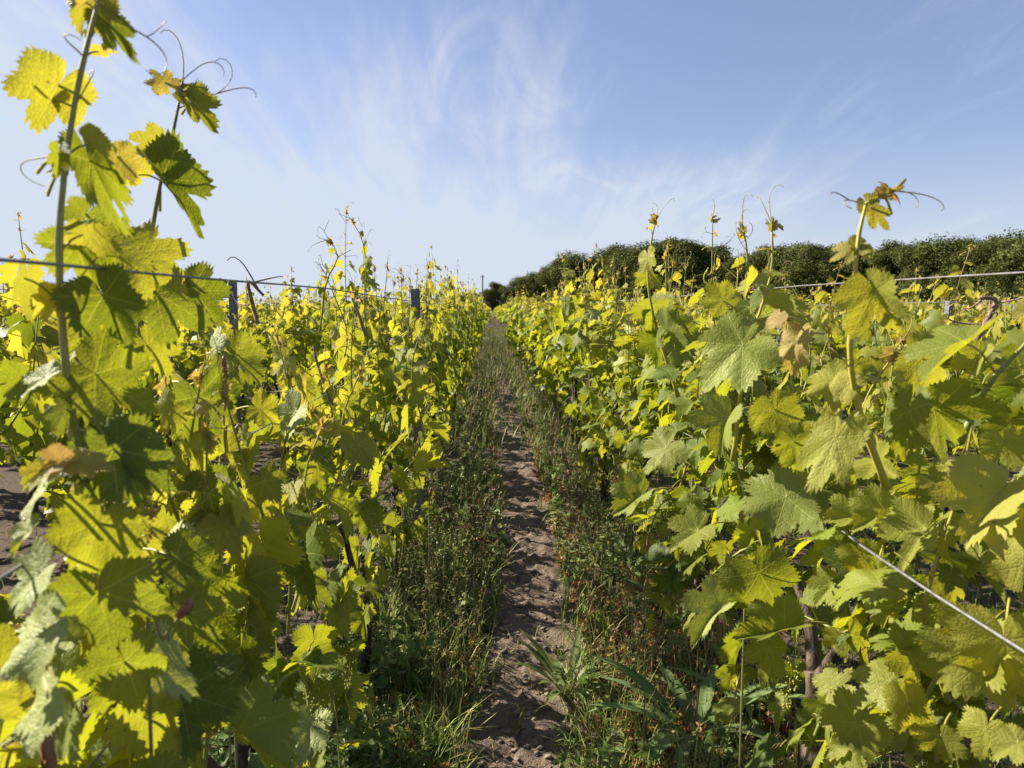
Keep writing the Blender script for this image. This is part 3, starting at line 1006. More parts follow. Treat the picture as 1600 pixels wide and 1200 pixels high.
vine_r4 = near_vine(RX, 4.50, 25, 'fourth full grapevine along the row right of the soil path, a pointed shoot on top', GR, 12, 1.16, 1.46, n_low=11, path_side=-1, clusters=0, extra=[
    (pth([(880, 520, 4.4), (884, 450, 4.4), (880, 400, 4.4)], 14), dict(rad0=0.005, size0=0.08)),
])

Y1, Y2 = 0.72, 0.98
feature_leaves(vine_l0, [
    ((92, 134), (48, 205), .73, dict(young=.45, r=.8, face=1.0, stalk=(118, 155), w=1.0)),
    ((150, 2), (112, 45), .73, dict(young=.6, stalk=(150, 20))),
    ((165, 34), (212, 88), .73, dict(r=.1, w=.55, face=.6, stalk=(143, 55))),
    ((258, 130), (238, 108), 1.0, dict(young=1, tip=.3, k=1.3, stalk=(282, 135))),
    ((302, 165), (338, 205), 1.0, dict(young=.3, r=.2, w=.8, stalk=(284, 178))),
    ((243, 222), (198, 246), 1.0, dict(young=.5, w=.8, stalk=(263, 243))),
    ((252, 283), (326, 366), 1.0, dict(r=.05, w=.5, face=.6, stalk=(250, 330))),
    ((142, 252), (188, 358), .75, dict(r=.3, w=.42, face=.8, stalk=(118, 232))),
    ((185, 245), (205, 282), .78, dict(young=.9, tip=.2, k=1.3, w=.8)),
    ((92, 240), (88, 278), .70, dict(r=.3, w=.6)),
    ((95, 262), (68, 270), .72, dict(young=.7, w=.7)),
    ((135, 335), (108, 370), .86, dict(pale=.55, r=.4)),
    ((170, 385), (240, 420), .80, dict(young=.3, r=.6)),
    ((120, 385), (150, 455), .76, dict(r=.4)),
    ((215, 395), (300, 440), .95, dict(young=.35, r=.7)),
    ((162, 462), (203, 536), .74, dict(r=.0, face=1.0, up=.2, stalk=(110, 500))),
    ((80, 466), (44, 506), .72, dict(young=.75, r=.9, w=.6, stalk=(96, 508))),
    ((245, 460), (330, 500), .95, dict(r=.3)),
    ((300, 455), (345, 505), 1.05, dict(r=.15, face=.6)),
    ((150, 585), (235, 640), .74, dict(r=.45, young=.15, stalk=(118, 622))),
    ((150, 530), (90, 560), .80, dict(r=.9, young=.3)),
    ((70, 590), (18, 622), .70, dict(pale=1, r=.4, w=.7)),
    ((35, 590), (0, 620), .9, dict(r=.1)),
    ((230, 540), (265, 590), .95, dict(r=.7, young=.3)),
    ((172, 695), (275, 740), .70, dict(r=.0, face=.7, up=.7, stalk=(130, 650))),
    ((178, 702), (225, 790), .69, dict(r=.05, face=.9)),
    ((65, 735), (22, 765), .66, dict(young=.7, r=.9, w=.6)),
    ((100, 722), (62, 738), .66, dict(young=.6, tip=.8, w=.8, pale=.4)),
    ((125, 722), (180, 735), .66, dict(young=.9, tip=.3, w=.6)),
    ((70, 760), (20, 800), .64, dict(pale=1, r=.5)),
    ((105, 640), (75, 690), .72, dict(pale=.6, r=.2, w=.7)),
    ((154, 818), (128, 902), .66, dict(r=.55, young=.2, face=1.0, stalk=(160, 790), w=1.1)),
    ((156, 925), (178, 1024), .64, dict(r=.25, face=1.0, w=1.15)),
    ((62, 895), (8, 948), .58, dict(pale=1, r=.6, face=.7, up=.6)),
    ((70, 985), (5, 1050), .57, dict(pale=1, r=.5, face=.7, up=.6)),
    ((110, 1000), (60, 1010), .60, dict(pale=.8, r=.5)),
    ((195, 1035), (232, 1115), .66, dict(r=.4, face=1.0)),
    ((75, 1090), (20, 1160), .56, dict(pale=1, r=.5, face=.7, up=.6)),
    ((110, 1120), (90, 1195), .58, dict(pale=.9, r=.4)),
    ((275, 872), (338, 905), .80, dict(r=.0, face=1.0, w=1.1)),
    ((290, 960), (350, 1000), .80, dict(r=.3, face=.9)),
    ((280, 1080), (385, 1118), .78, dict(r=.1, face=1.0)),
    ((225, 1120), (215, 1190), .70, dict(r=.5, young=.25)),
    ((30, 1010), (0, 1070), .70, dict(r=.6, young=.3)),
    ((210, 830), (250, 870), .85, dict(r=.6, young=.35)),
    ((45, 830), (5, 870), .62, dict(pale=.9, w=.7)),
], 301)
feature_leaves(vine_l1, [
    ((432, 852), (468, 928), 1.12, dict(r=.7, young=.35, face=1.0, w=1.1)),
    ((405, 795), (372, 820), 1.2, dict(young=.6, r=.9)),
    ((440, 800), (470, 770), 1.2, dict(young=.5, r=.9)),
    ((425, 960), (470, 985), 1.12, dict(r=.5, young=.2)),
    ((415, 975), (415, 1035), 1.1, dict(r=.3)),
    ((375, 1075), (412, 1150), 1.0, dict(r=.0, face=1.0)),
    ((350, 990), (300, 1020), 1.0, dict(r=.4)),
    ((335, 770), (355, 850), 1.05, dict(r=.0, face=.9)),
    ((310, 620), (350, 690), 1.1, dict(r=.0, face=1.0)),
    ((300, 660), (250, 690), 1.1, dict(r=.1)),
    ((335, 600), (390, 620), 1.2, dict(r=.4)),
    ((365, 560), (420, 600), 1.3, dict(r=.5, young=.2)),
    ((330, 530), (305, 560), 1.3, dict(pale=1)),
    ((470, 645), (430, 690), 1.5, dict(pale=1, r=.3, up=.7)),
    ((512, 722), (530, 772), 1.45, dict(r=.1, face=1.0)),
    ((400, 640), (440, 660), 1.5, dict(r=.7, young=.4)),
    ((390, 700), (360, 740), 1.4, dict(r=.5, young=.2)),
    ((440, 560), (400, 580), 1.7, dict(r=.9, young=.5)),
    ((460, 600), (470, 650), 1.7, dict(r=.9, young=.4)),
    ((270, 640), (240, 680), 1.0, dict(r=.6, young=.3)),
    ((445, 890), (410, 910), 1.2, dict(r=.6, young=.3)),
], 302)
feature_leaves(vine_r1, [
    ((1137, 655), (1108, 712), 1.18, dict(r=.3, pale=.35, face=.7, up=.8, w=1.05)),
    ((1228, 776), (1150, 800), 1.10, dict(r=.1, pale=.25, face=.7, up=.9, w=1.0)),
    ((1306, 682), (1262, 784), .92, dict(r=1, young=.35, w=.55, face=.9, stalk=(1362, 695))),
    ((1160, 540), (1085, 595), 1.20, dict(r=.8, young=.1, pale=.3, face=.8, up=.9)),
    ((1245, 530), (1228, 582), 1.0, dict(young=.8, tip=.5, pale=.3, w=.7)),
    ((1215, 495), (1200, 520), 1.0, dict(young=.7, tip=.7, pale=.3, w=.8)),
    ((1310, 590), (1252, 620), .94, dict(r=.7, young=.4, w=.7)),
    ((1325, 600), (1292, 640), .92, dict(r=.9, young=.6, w=.7)),
    ((1366, 455), (1405, 530), .88, dict(r=.5, young=.35, face=1.0, up=.1, w=.9, stalk=(1335, 470))),
    ((1337, 385), (1296, 400), .90, dict(r=.4, young=.55, w=.7, tip=.15, stalk=(1338, 395))),
    ((1342, 385), (1374, 388), .90, dict(r=.4, young=.55, w=.7, stalk=(1338, 395))),
    ((1362, 325), (1394, 364), .90, dict(r=.1, young=.3, tip=.2, w=.5, stalk=(1352, 322))),
    ((1380, 302), (1410, 308), .90, dict(young=.9, tip=1, pale=.4, w=.6)),
    ((1125, 952), (1068, 1002), 1.25, dict(pale=.9, r=.0, up=.9, face=.5, w=.7)),
    ((1187, 895), (1222, 962), 1.20, dict(r=.0, face=1.0, up=.3, w=1.1)),
    ((1225, 985), (1150, 1000), 1.18, dict(r=.3, up=.9, face=.5, w=.7)),
    ((1090, 830), (1040, 862), 1.35, dict(r=.5, young=.2)),
    ((1200, 1010), (1190, 1070), 1.2, dict(r=.4, young=.1, w=.8)),
    ((1300, 915), (1270, 950), 1.1, dict(r=.5, young=.15)),
    ((1310, 995), (1318, 1030), 1.08, dict(r=.7, young=.25)),
    ((1345, 865), (1370, 905), 1.0, dict(r=.6, young=.2)),
    ((1400, 835), (1460, 822), .95, dict(r=.7, young=.3, up=.9, w=.7)),
    ((1380, 800), (1335, 830), .98, dict(r=.4, young=.2, up=.8)),
    ((1420, 640), (1400, 720), .95, dict(r=.3, w=.6)),
    ((1460, 640), (1520, 700), .98, dict(r=.1, face=.8)),
    ((1400, 940), (1370, 985), .95, dict(r=.5, young=.2, w=.8)),
    ((1370, 900), (1395, 980), .92, dict(r=.6, young=.3, w=.45)),
    ((1040, 700), (1000, 740), 1.7, dict(r=.4, young=.2)),
    ((1000, 775), (960, 805), 1.6, dict(r=.4, pale=.3, up=.8)),
    ((1130, 470), (1105, 440), 1.4, dict(r=.6, pale=.25, young=.2)),
    ((1210, 640), (1230, 690), 1.1, dict(r=.4, young=.2)),
    ((1240, 690), (1270, 730), 1.05, dict(r=.1)),
    ((1440, 560), (1500, 600), 1.1, dict(r=.6, young=.3)),
    ((1530, 560), (1500, 610), 1.1, dict(r=.7, young=.3, w=.6)),
], 303, lambda jx, jy: 1.22 if jx > 1290 and jy > 740 else 1.0, 0.6, -0.45, 0.10)
feature_leaves(vine_r0, [
    ((1560, 775), (1505, 850), .72, dict(r=.8, young=.4, pale=.25, face=.9, up=.5, w=1.0)),
    ((1598, 885), (1585, 790), .68, dict(r=.9, young=.45, pale=.2, w=.8)),
    ((1545, 1020), (1440, 985), .70, dict(r=.6, young=.2, pale=.1, face=.9, up=.5)),
    ((1570, 1000), (1590, 1110), .66, dict(r=.5, young=.25, face=1.0, up=.3)),
    ((1535, 1000), (1500, 1080), .70, dict(r=.6, young=.15, face=.9)),
    ((1390, 1065), (1330, 1090), .84, dict(r=.3, pale=.2, up=.8, face=.6)),
    ((1430, 1035), (1400, 980), .82, dict(r=.3, pale=.25, up=.8, face=.6)),
    ((1420, 1100), (1445, 1180), .80, dict(r=.5, young=.25, w=.5)),
    ((1340, 1130), (1290, 1185), .88, dict(r=.3, up=.6)),
    ((1540, 1140), (1520, 1190), .68, dict(r=.6, young=.25)),
    ((1590, 1160), (1550, 1180), .64, dict(r=.4, young=.2)),
    ((1470, 1150), (1480, 1195), .74, dict(r=.3)),
    ((1530, 870), (1510, 900), .80, dict(r=.5, young=.1)),
    ((1300, 1075), (1330, 1040), .95, dict(r=.3, up=.8, pale=.2)),
    ((1570, 690), (1590, 740), .9, dict(r=.5, young=.2)),
    ((1480, 900), (1530, 930), .85, dict(r=.1)),
], 304, lambda jx, jy: 1.28, 0.5, -0.25, 0.25)

# ------------------------------------------------------------------ the other vines: copied individuals
def trunk_low(seed):
    return trunk_mesh(seed, 6, 9)[0]


def mid_proto(seed):
    rg = np.random.default_rng(seed)
    root = bpy.data.objects.new('grapevine', None)
    parts = [('trunk', trunk_low(seed))]
    lv = Leaves(1)
    n_ = 10
    for i in range(n_):
        st = MB()
        b = np.array([rg.uniform(-0.03, 0.03), -0.48 + 0.96 * (i + .5) / n_, rg.uniform(0.5, 0.72)])
        zt = rg.uniform(1.02, 1.33) + (rg.uniform(0.06, 0.24) if rg.random() < 0.22 else 0)
        grow(rg, shoot_path(rg, zt, b), 1, st, lv, None, side=rg.choice([0.0, PI]) + rg.normal() * 0.4, size0=0.080, scol=GREEN_STEM if rg.random() < .6 else BROWN_STEM)
        parts.append(('shoot', st.mesh('shoot', M_STEM)))
    for i in range(10):
        grow(rg, low_path(rg), 1, None, lv, None, hang=0.7, tipped=False, size0=0.075, pitch=0.055)
    mb = MB(); lv.into(mb, rg)
    parts.append(('foliage', mb.mesh('foliage', M_LEAF_FAR)))
    return parts


def far_proto(seed):
    rg = np.random.default_rng(seed)
    lv = Leaves(2)
    st = MB()
    for i in range(9):
        b = np.array([rg.uniform(-0.03, 0.03), -0.48 + 0.96 * (i + .5) / 9, rg.uniform(0.5, 0.72)])
        zt = rg.uniform(1.02, 1.33) + (rg.uniform(0.06, 0.24) if rg.random() < 0.22 else 0)
        grow(rg, shoot_path(rg, zt, b), 2, st, lv, None, side=rg.choice([0.0, PI]) + rg.normal() * 0.4, size0=0.09, pitch=0.07, youth=-0.15)
    for i in range(7):
        grow(rg, low_path(rg), 2, None, lv, None, hang=0.7, tipped=False, size0=0.09, pitch=0.07, youth=-0.15)
    mb = MB(); lv.into(mb, rg)
    return [('trunk', trunk_low(seed)), ('shoots', st.mesh('shoots', M_STEM)), ('foliage', mb.mesh('foliage', M_LEAF_FAR))]


def row_x(side, k):
    return (LX - SP * k) if side < 0 else (RX + SP * k)


MIDS = [mid_proto(500 + i) for i in range(7)]
FARS = [far_proto(600 + i) for i in range(6)]
PLACED = set()


def in_view(x, y, margin=1.0):
    v = np.array([x, y, 1.1]) - CAM
    z = v @ FWD
    if z < 0.3:
        return False
    return abs(v @ RIGHT) < z * 800 / F + margin


def build_rows():
    rg = random.Random(77)
    cand = []
    for side in (-1, 1):
        for k in range(0, 60):
            x = row_x(side, k)
            off = rg.uniform(0, 1) if k else 0.0
            ymin = 5.0 if k == 0 else 0.2
            for j in range(0, 120):
                y = (5.4 + j - (0.25 if side < 0 else 0)) if k == 0 else (off + j)
                if y < ymin or y > 104:
                    continue
                if side > 0 and y > wood_depth(800 + 1200 * x / y) - 25:
                    continue
                if side < 0 and x < -58:
                    continue
                if not in_view(x, y):
                    continue
                d = math.hypot(x, y) * (1.0 if k == 0 else 1.25 if side > 0 else 1.45)
                cand.append((d, side, k, x, y))
    cand.sort()
    ones, rest = cand[:284], cand[284:]
    ones.sort(key=lambda c: (c[1], c[2], c[4]))
    count = {}
    for d, side, k, x, y in ones:
        key = (side, k)
        c = count.get(key, 0); count[key] = c + 1
        word = 'left' if side < 0 else 'right'
        # a missing plant now and then lets the ground show between the rows
        root = empty('grapevine', (x + rg.uniform(-.03, .03), y + rg.uniform(-.08, .08), 0), rg.choice([0, PI]) + rg.uniform(-.06, .06))
        s_ = rg.uniform(0.96, 1.10) * (1.07 if side > 0 else 1.11)
        if k:
            s_ *= 0.93
        root.scale = (rg.uniform(.95, 1.1) * (0.68 if k == 0 and side < 0 else 0.95), 1, s_)
        for nm, me in (MIDS[rg.randrange(len(MIDS))] if d < 15 else FARS[rg.randrange(len(FARS))]):
            link(nm, me, root)
        if k == 0:
            n0 = c + 5
            if n0 < 14:
                lab = f'{ordinal(n0)} grapevine from the front in the row {word} of the soil path'
            else:
                lab = f'distant grapevine past the fourteenth in the row {word} of the soil path'
            g = GL if side < 0 else GR
        else:
            nth = ordinal(k) if k < 15 else 'outermost'
            if c < 8:
                lab = f'{ordinal(c)} grapevine from the front in the {ordinal(k) if k < 15 else "outer"} row beyond the {word} row'
            else:
                lab = f'distant grapevine in the {ordinal(k) if k < 15 else "outer"} row behind the one {word} of the path'
            g = f'grapevines in the rows behind the one {word} of the soil path'
        tag(root, lab, 'grapevine', g)
    # what is left reads as one far mass of green
    lv = Leaves(2)
    rn = np.random.default_rng(9)
    for d, side, k, x, y in rest:
        n_ = 60 if d < 45 else 34
        big = 1.0 if d < 45 else 1.35
        for i in range(n_):
            z = 0.55 + 0.72 * rn.random() ** 0.7 + (0.15 if rn.random() < .08 else 0)
            o_ = nrm(np.array([rn.normal(), rn.normal() * 0.5, 0.1]))
            wdt = 0.26 * (1 - max(0, z - 0.9) * 1.2)
            p = np.array([x + rn.normal() * wdt * 0.6, y + rn.uniform(-.5, .5), z])
            lv.add(p, nrm(o_ - UP * 0.8 + rn.normal(size=3) * .3), nrm(o_ + UP + SUN * .4 + rn.normal(size=3) * .4), 0.085 * big * rn.uniform(.7, 1.3),
                   rn.random(), min(1, max(0, (z - 0.85) * 1.3)), 1.0 if rn.random() < .06 else 0, 0)
    o = lv.build('distant_vines', None, rn)
    tag(o, 'far rows of yellow green vines that merge into one mass before the wood', 'vineyard', kind='stuff')


build_rows()


# ------------------------------------------------------------------ trellis: posts and wires
def post_mesh(h):
    """galvanised C-section with hooks punched along both flanges"""
    mb = MB()
    w_, d_, t_ = 0.022, 0.016, 0.003
    prof = [(-w_, d_), (-w_, -d_), (w_, -d_), (w_, d_), (w_ * .62, d_), (w_ * .62, d_ - t_), (w_ - t_, d_ - t_), (w_ - t_, -d_ + t_), (-w_ + t_, -d_ + t_), (-w_ + t_, d_ - t_), (-w_ * .62, d_ - t_), (-w_ * .62, d_)]
    n_ = len(prof)
    V = [(x, y, z) for z in (-0.3, h) for x, y in prof]
    T = []
    for j in range(n_):
        k = (j + 1) % n_
        T += [(j, k, n_ + k), (j, n_ + k, n_ + j)]
    for a, b in ((0, 11), (1, 8), (2, 7), (3, 6)):
        pass
    quads = [(0, 1, 8, 9), (1, 2, 7, 8), (2, 3, 6, 7), (3, 4, 5, 6), (11, 0, 9, 10)]
    for a, b, c, d in quads:
        T += [(n_ + a, n_ + b, n_ + c), (n_ + a, n_ + c, n_ + d)]
    mb.add(V, T)
    return mb


def hook_mesh(z):
    mb = MB()
    for sx in (-1, 1):
        tube(mb, [(sx * 0.022, -0.0, z), (sx * 0.029, 0, z + 0.004), (sx * 0.032, 0, z + 0.016)], [0.003, 0.003, 0.002], 5)
    return mb


def add_post(x, y, h, label, rz=0.0, lean=0.0):
    r_ = empty('trellis_post', (x, y, 0), rz)
    r_.rotation_euler = (lean, lean * 0.6, rz)
    post_mesh(h).build('channel', M_POST, r_, smooth=False)
    for z in (h - 0.10, h - 0.32, h - 0.55):
        hook_mesh(z).build('hook', M_POST, r_)
    tag(r_, label, 'post', 'metal posts of the vine trellis')
    return r_


p = at(363, 470, 4.55); add_post(p[0], p[1], 1.36, 'tall grey metal post in the second row left of the soil path', 0.15, 0.01)
p = at(652, 470, 3.80); add_post(p[0], p[1], 1.295, 'grey metal post in the row left of the soil path against the sky', 0.1, -0.012)
p = at(1222, 480, 4.8); add_post(p[0], p[1], 1.29, 'bluish metal post half hidden behind the yellow shoots right of the path', 0.2)
p = at(1479, 490, 5.0); add_post(p[0], p[1], 1.25, 'grey metal post standing clear above the leaves below the dark wood', 0.35, 0.01)
p = at(1530, 500, 10.2); add_post(p[0], p[1], 1.30, 'small grey post seen past the bent dry cane', 0.3)
p = at(1588, 495, 5.9); add_post(p[0], p[1], 1.22, 'grey metal post at the very edge of the view below the wires', 0.3)
p = at(0, 480, 11.0)
for side, k, y in ((-1, 0, 10.4), (1, 0, 6.9), (1, 0, 12.9), (-1, 1, 10.6), (-1, 2, 6.2), (-1, 3, 8.0), (-1, 2, 12.5), (1, 1, 10.8), (1, 2, 11.3), (1, 5, 12.0)):
    word = 'left' if side < 0 else 'right'
    n_row = 'row beside' if k == 0 else f'{ordinal(k)} row behind the one'
    far_w = 'hidden' if y < 8 else 'distant' if y > 13.5 else 'further'
    add_post(row_x(side, k), y, 1.27, f'{far_w} metal post among leaves in the {n_row} {word} of the path', 0.2)


def wire(x0, z0, y0, y1, label, r_=0.0015, sagk=0.012, jit=0.0, near=None):
    rg = random.Random(int(abs(x0) * 1000 + z0 * 100))
    mb = MB()
    pts = []
    n_ = max(8, int((y1 - y0) / 0.18))
    for i in range(n_ + 1):
        y = y0 + (y1 - y0) * i / n_
        u = ((y - 1.7) % 6.0) / 6.0
        dxn = dzn = 0.0
        if near:                                          # pulled towards the path by the front vine
            t = min(1.0, max(0.0, (y - near[2]) / 0.5)); t = 1 - t * t * (3 - 2 * t)
            dxn, dzn = near[0] * t, near[1] * t
        pts.append((x0 + dxn + rg.uniform(-jit, jit), y, z0 + dzn - sagk * 4 * u * (1 - u) + rg.uniform(-jit, jit)))
    tube(mb, pts, r_, 5)
    o = mb.build('trellis_wire', M_WIRE)
    tag(o, label, 'wire', 'wires of the vine trellis')
    return o


wire(-0.36, 1.243, 0.1, 30, 'upper wire of the row left of the soil path, dark against the sky', 0.0016, 0.012, 0.001)
wire(-0.36, 0.80, 0.1, 30, 'lower wire of the row left of the soil path, between the big leaves', 0.0016, 0.012, 0.001)
wire(-0.43, 0.98, 0.1, 30, 'middle wire of the row left of the soil path', 0.0014, 0.012, 0.001, (0.085, 0.037, 0.45))
wire(RX, 1.252, 0.1, 30, 'upper wire of the row right of the soil path, bright before the wood', 0.0016, 0.012, 0.001)
wire(RX - 0.01, 0.765, 0.1, 30, 'lower wire of the row right of the soil path, thick and bright near the corner', 0.0019, 0.016, 0.0028, (-0.19, 0.12, 0.98))
wire(RX - 0.02, 0.98, 2.2, 30, 'middle wire of the row right of the soil path', 0.0012, 0.012, 0.001)
for k in range(1, 5):
    for z, wd_ in ((1.235, 'upper'), (0.98, 'middle')):
        for side in (-1, 1):
            word = 'left' if side < 0 else 'right'
            wire(row_x(side, k), z + (0.03 if side < 0 else 0.0), 0.5, 34, f'{wd_} wire of the {ordinal(k)} row behind the one {word} of the path', 0.0014, 0.014, 0.002)


# dry old canes still tied to the wires
def dry_cane(ctrl, rad, label, seed, twigs=4):
    rg = np.random.default_rng(seed)
    pa = smooth_path(ctrl, 14)
    base = pa[0].copy()
    r_ = empty('dry_cane', tuple(base))
    mb = MB()
    tube(mb, pa - base, np.linspace(rad, rad * 0.6, 14) * (1 + 0.2 * rg.random(14)), 7)
    mb.build('cane', M_CANE, r_)
    for i in range(twigs):
        j = int(rg.integers(4, 13))
        c = curl(rg, pa[j] - base, nrm(rg.normal(size=3) + [0, 0, 0.2]), rg.uniform(0.05, 0.14), 10, 0.7)
        mb = MB(); tube(mb, c, np.linspace(rad * .45, rad * .2, len(c)), 5); mb.build('twig', M_CANE, r_)
    tag(r_, label, 'dead cane', 'dry canes left on the trellis wires')


dry_cane([at(1158, 520, 2.05), at(1160, 490, 2.05), at(1156, 462, 2.05), at(1140, 470, 2.05)], 0.008, 'reddish brown cut cane tangled round the wire behind the big leaves', 1, 6)
dry_cane([at(1523, 535, 2.6), at(1540, 505, 2.6), at(1556, 470, 2.6), at(1530, 465, 2.6)], 0.010, 'bent greyish dry cane reaching up to the double wires', 2, 6)
dry_cane([at(403, 505, 1.6), at(396, 480, 1.6), at(388, 440, 1.5), at(412, 462, 1.5)], 0.004, 'short brown dead cane hanging from the wire beside the tall post', 3, 3)
dry_cane([at(572, 525, 2.4), at(560, 490, 2.4), at(550, 462, 2.4), at(566, 470, 2.4)], 0.005, 'dark slanting dead cane under the thin high shoot', 4, 3)
dry_cane([at(560, 640, 1.85), at(520, 630, 1.85), at(498, 575, 1.85), at(490, 540, 1.85)], 0.004, 'long thin brown cane slanting through the yellow leaves', 5, 1)


# ------------------------------------------------------------------ weeds and grass between the rows
def gz(x, y):
    return ground_z(x, y)


def blades(mb, rg, base, h, w_, lean, col, n_seg=4):
    """arrays of bent grass blades"""
    n_ = len(base)
    a = rg.uniform(0, 2 * PI, n_)
    d = np.stack([np.cos(a), np.sin(a), np.zeros(n_)], 1)
    s_ = np.stack([-np.sin(a), np.cos(a), np.zeros(n_)], 1)
    t = np.linspace(0, 1, n_seg)
    P = base[:, None] + UP * (h[:, None] * (t - 0.30 * lean[:, None] * t ** 2))[..., None] + d[:, None] * (h[:, None] * lean[:, None] * t ** 2)[..., None]
    ww = (w_[:, None] * (1 - t ** 1.6 * 0.95) * (0.6 + 0.8 * np.minimum(t * 3, 1)))[..., None] * 0.5
    L = P - s_[:, None] * ww; R_ = P + s_[:, None] * ww
    V = np.stack([L, R_], 2).reshape(n_, -1, 3)
    m_ = V.shape[1]
    T = []
    for i in range(n_seg - 1):
        T += [(2 * i, 2 * i + 1, 2 * i + 3), (2 * i, 2 * i + 3, 2 * i + 2)]
    T = np.array(T)[None] + (np.arange(n_) * m_)[:, None, None]
    mb.add(V.reshape(-1, 3), T.reshape(-1, 3), None, np.repeat(col, m_, 0))


def forb(mb, rg, p, h, n_leaf, lsize, col, scol, spread=0.35, narrow=0.35):
    """weed stem with small pointed leaves"""
    a = rg.uniform(0, 6.28)
    lean = rg.uniform(0.05, spread)
    e = p + np.array([math.cos(a) * lean * h, math.sin(a) * lean * h, h])
    m_ = (p + e) / 2 + np.array([0, 0, h * 0.12]) + rg.normal(size=3) * h * 0.05
    pa = smooth_path([p, m_, e], 6)
    tube(mb, pa, np.linspace(0.0016, 0.0006, 6), 3, scol, cap=False)
    t = rg.uniform(0.12, 1.0, n_leaf)
    q_ = np.stack([np.interp(t, np.linspace(0, 1, 6), pa[:, k]) for k in range(3)], 1)
    o_ = nrm(rg.normal(size=(n_leaf, 3)) * [1, 1, 0.5] + [0, 0, 0.25])
    n2 = nrm(np.cross(o_, rg.normal(size=(n_leaf, 3))) + [0, 0, 0.6])
    s_ = nrm(np.cross(o_, n2))
    L = (lsize * rg.uniform(0.5, 1.3, n_leaf) * (1 - 0.5 * t))[:, None]
    V = np.stack([q_, q_ + o_ * L * 0.5 - s_ * L * narrow * 0.5, q_ + o_ * L - [0, 0, 0.15] * L, q_ + o_ * L * 0.5 + s_ * L * narrow * 0.5], 1).reshape(-1, 3)
    b = np.arange(n_leaf)[:, None] * 4
    cc = np.array(col) * (0.7 + 0.6 * rg.random((n_leaf, 1))); cc[:, 3] = 1
    mb.add(V, np.concatenate([b + [0, 1, 2], b + [0, 2, 3]]), None, np.repeat(cc, 4, 0))


def jit(rg, c, n_, amp=0.25):
    cc = np.array(c)[None] * (1 - amp + 2 * amp * rg.random((n_, 1))) * (1 + rg.normal(size=(n_, 4)) * 0.06)
    cc = np.clip(cc, 0, 1)
    cc[:, 3] = 1
    return cc


GREEN_W = (0.13, 0.20, 0.04, 1)
GREY_W = (0.20, 0.25, 0.085, 1)
YEL_W = (0.34, 0.38, 0.09, 1)
STRAW = (0.34, 0.27, 0.14, 1)
RUST = (0.36, 0.17, 0.06, 1)
RED = (0.26, 0.085, 0.05, 1)


def scatter(rg, n_, y0, y1, zone):
    """random ground points; nearer ones are denser. zone: function giving (x0, x1)"""
    u = rg.random(n_)
    y = 1.0 / (1 / y0 + (1 / y1 - 1 / y0) * u)
    x0, x1 = zone
    c = np.array([strip(v) for v in y])
    x0 = c + 0.13 if x0 == 'R' else x0
    x1 = c - 0.12 if x1 == 'L' else x1
    x = x0 + (x1 - x0) * rg.random(n_)
    return x, y


def pts3(x, y):
    return np.array([(a, b, gz(a, b) - 0.004) for a, b in zip(x, y)])


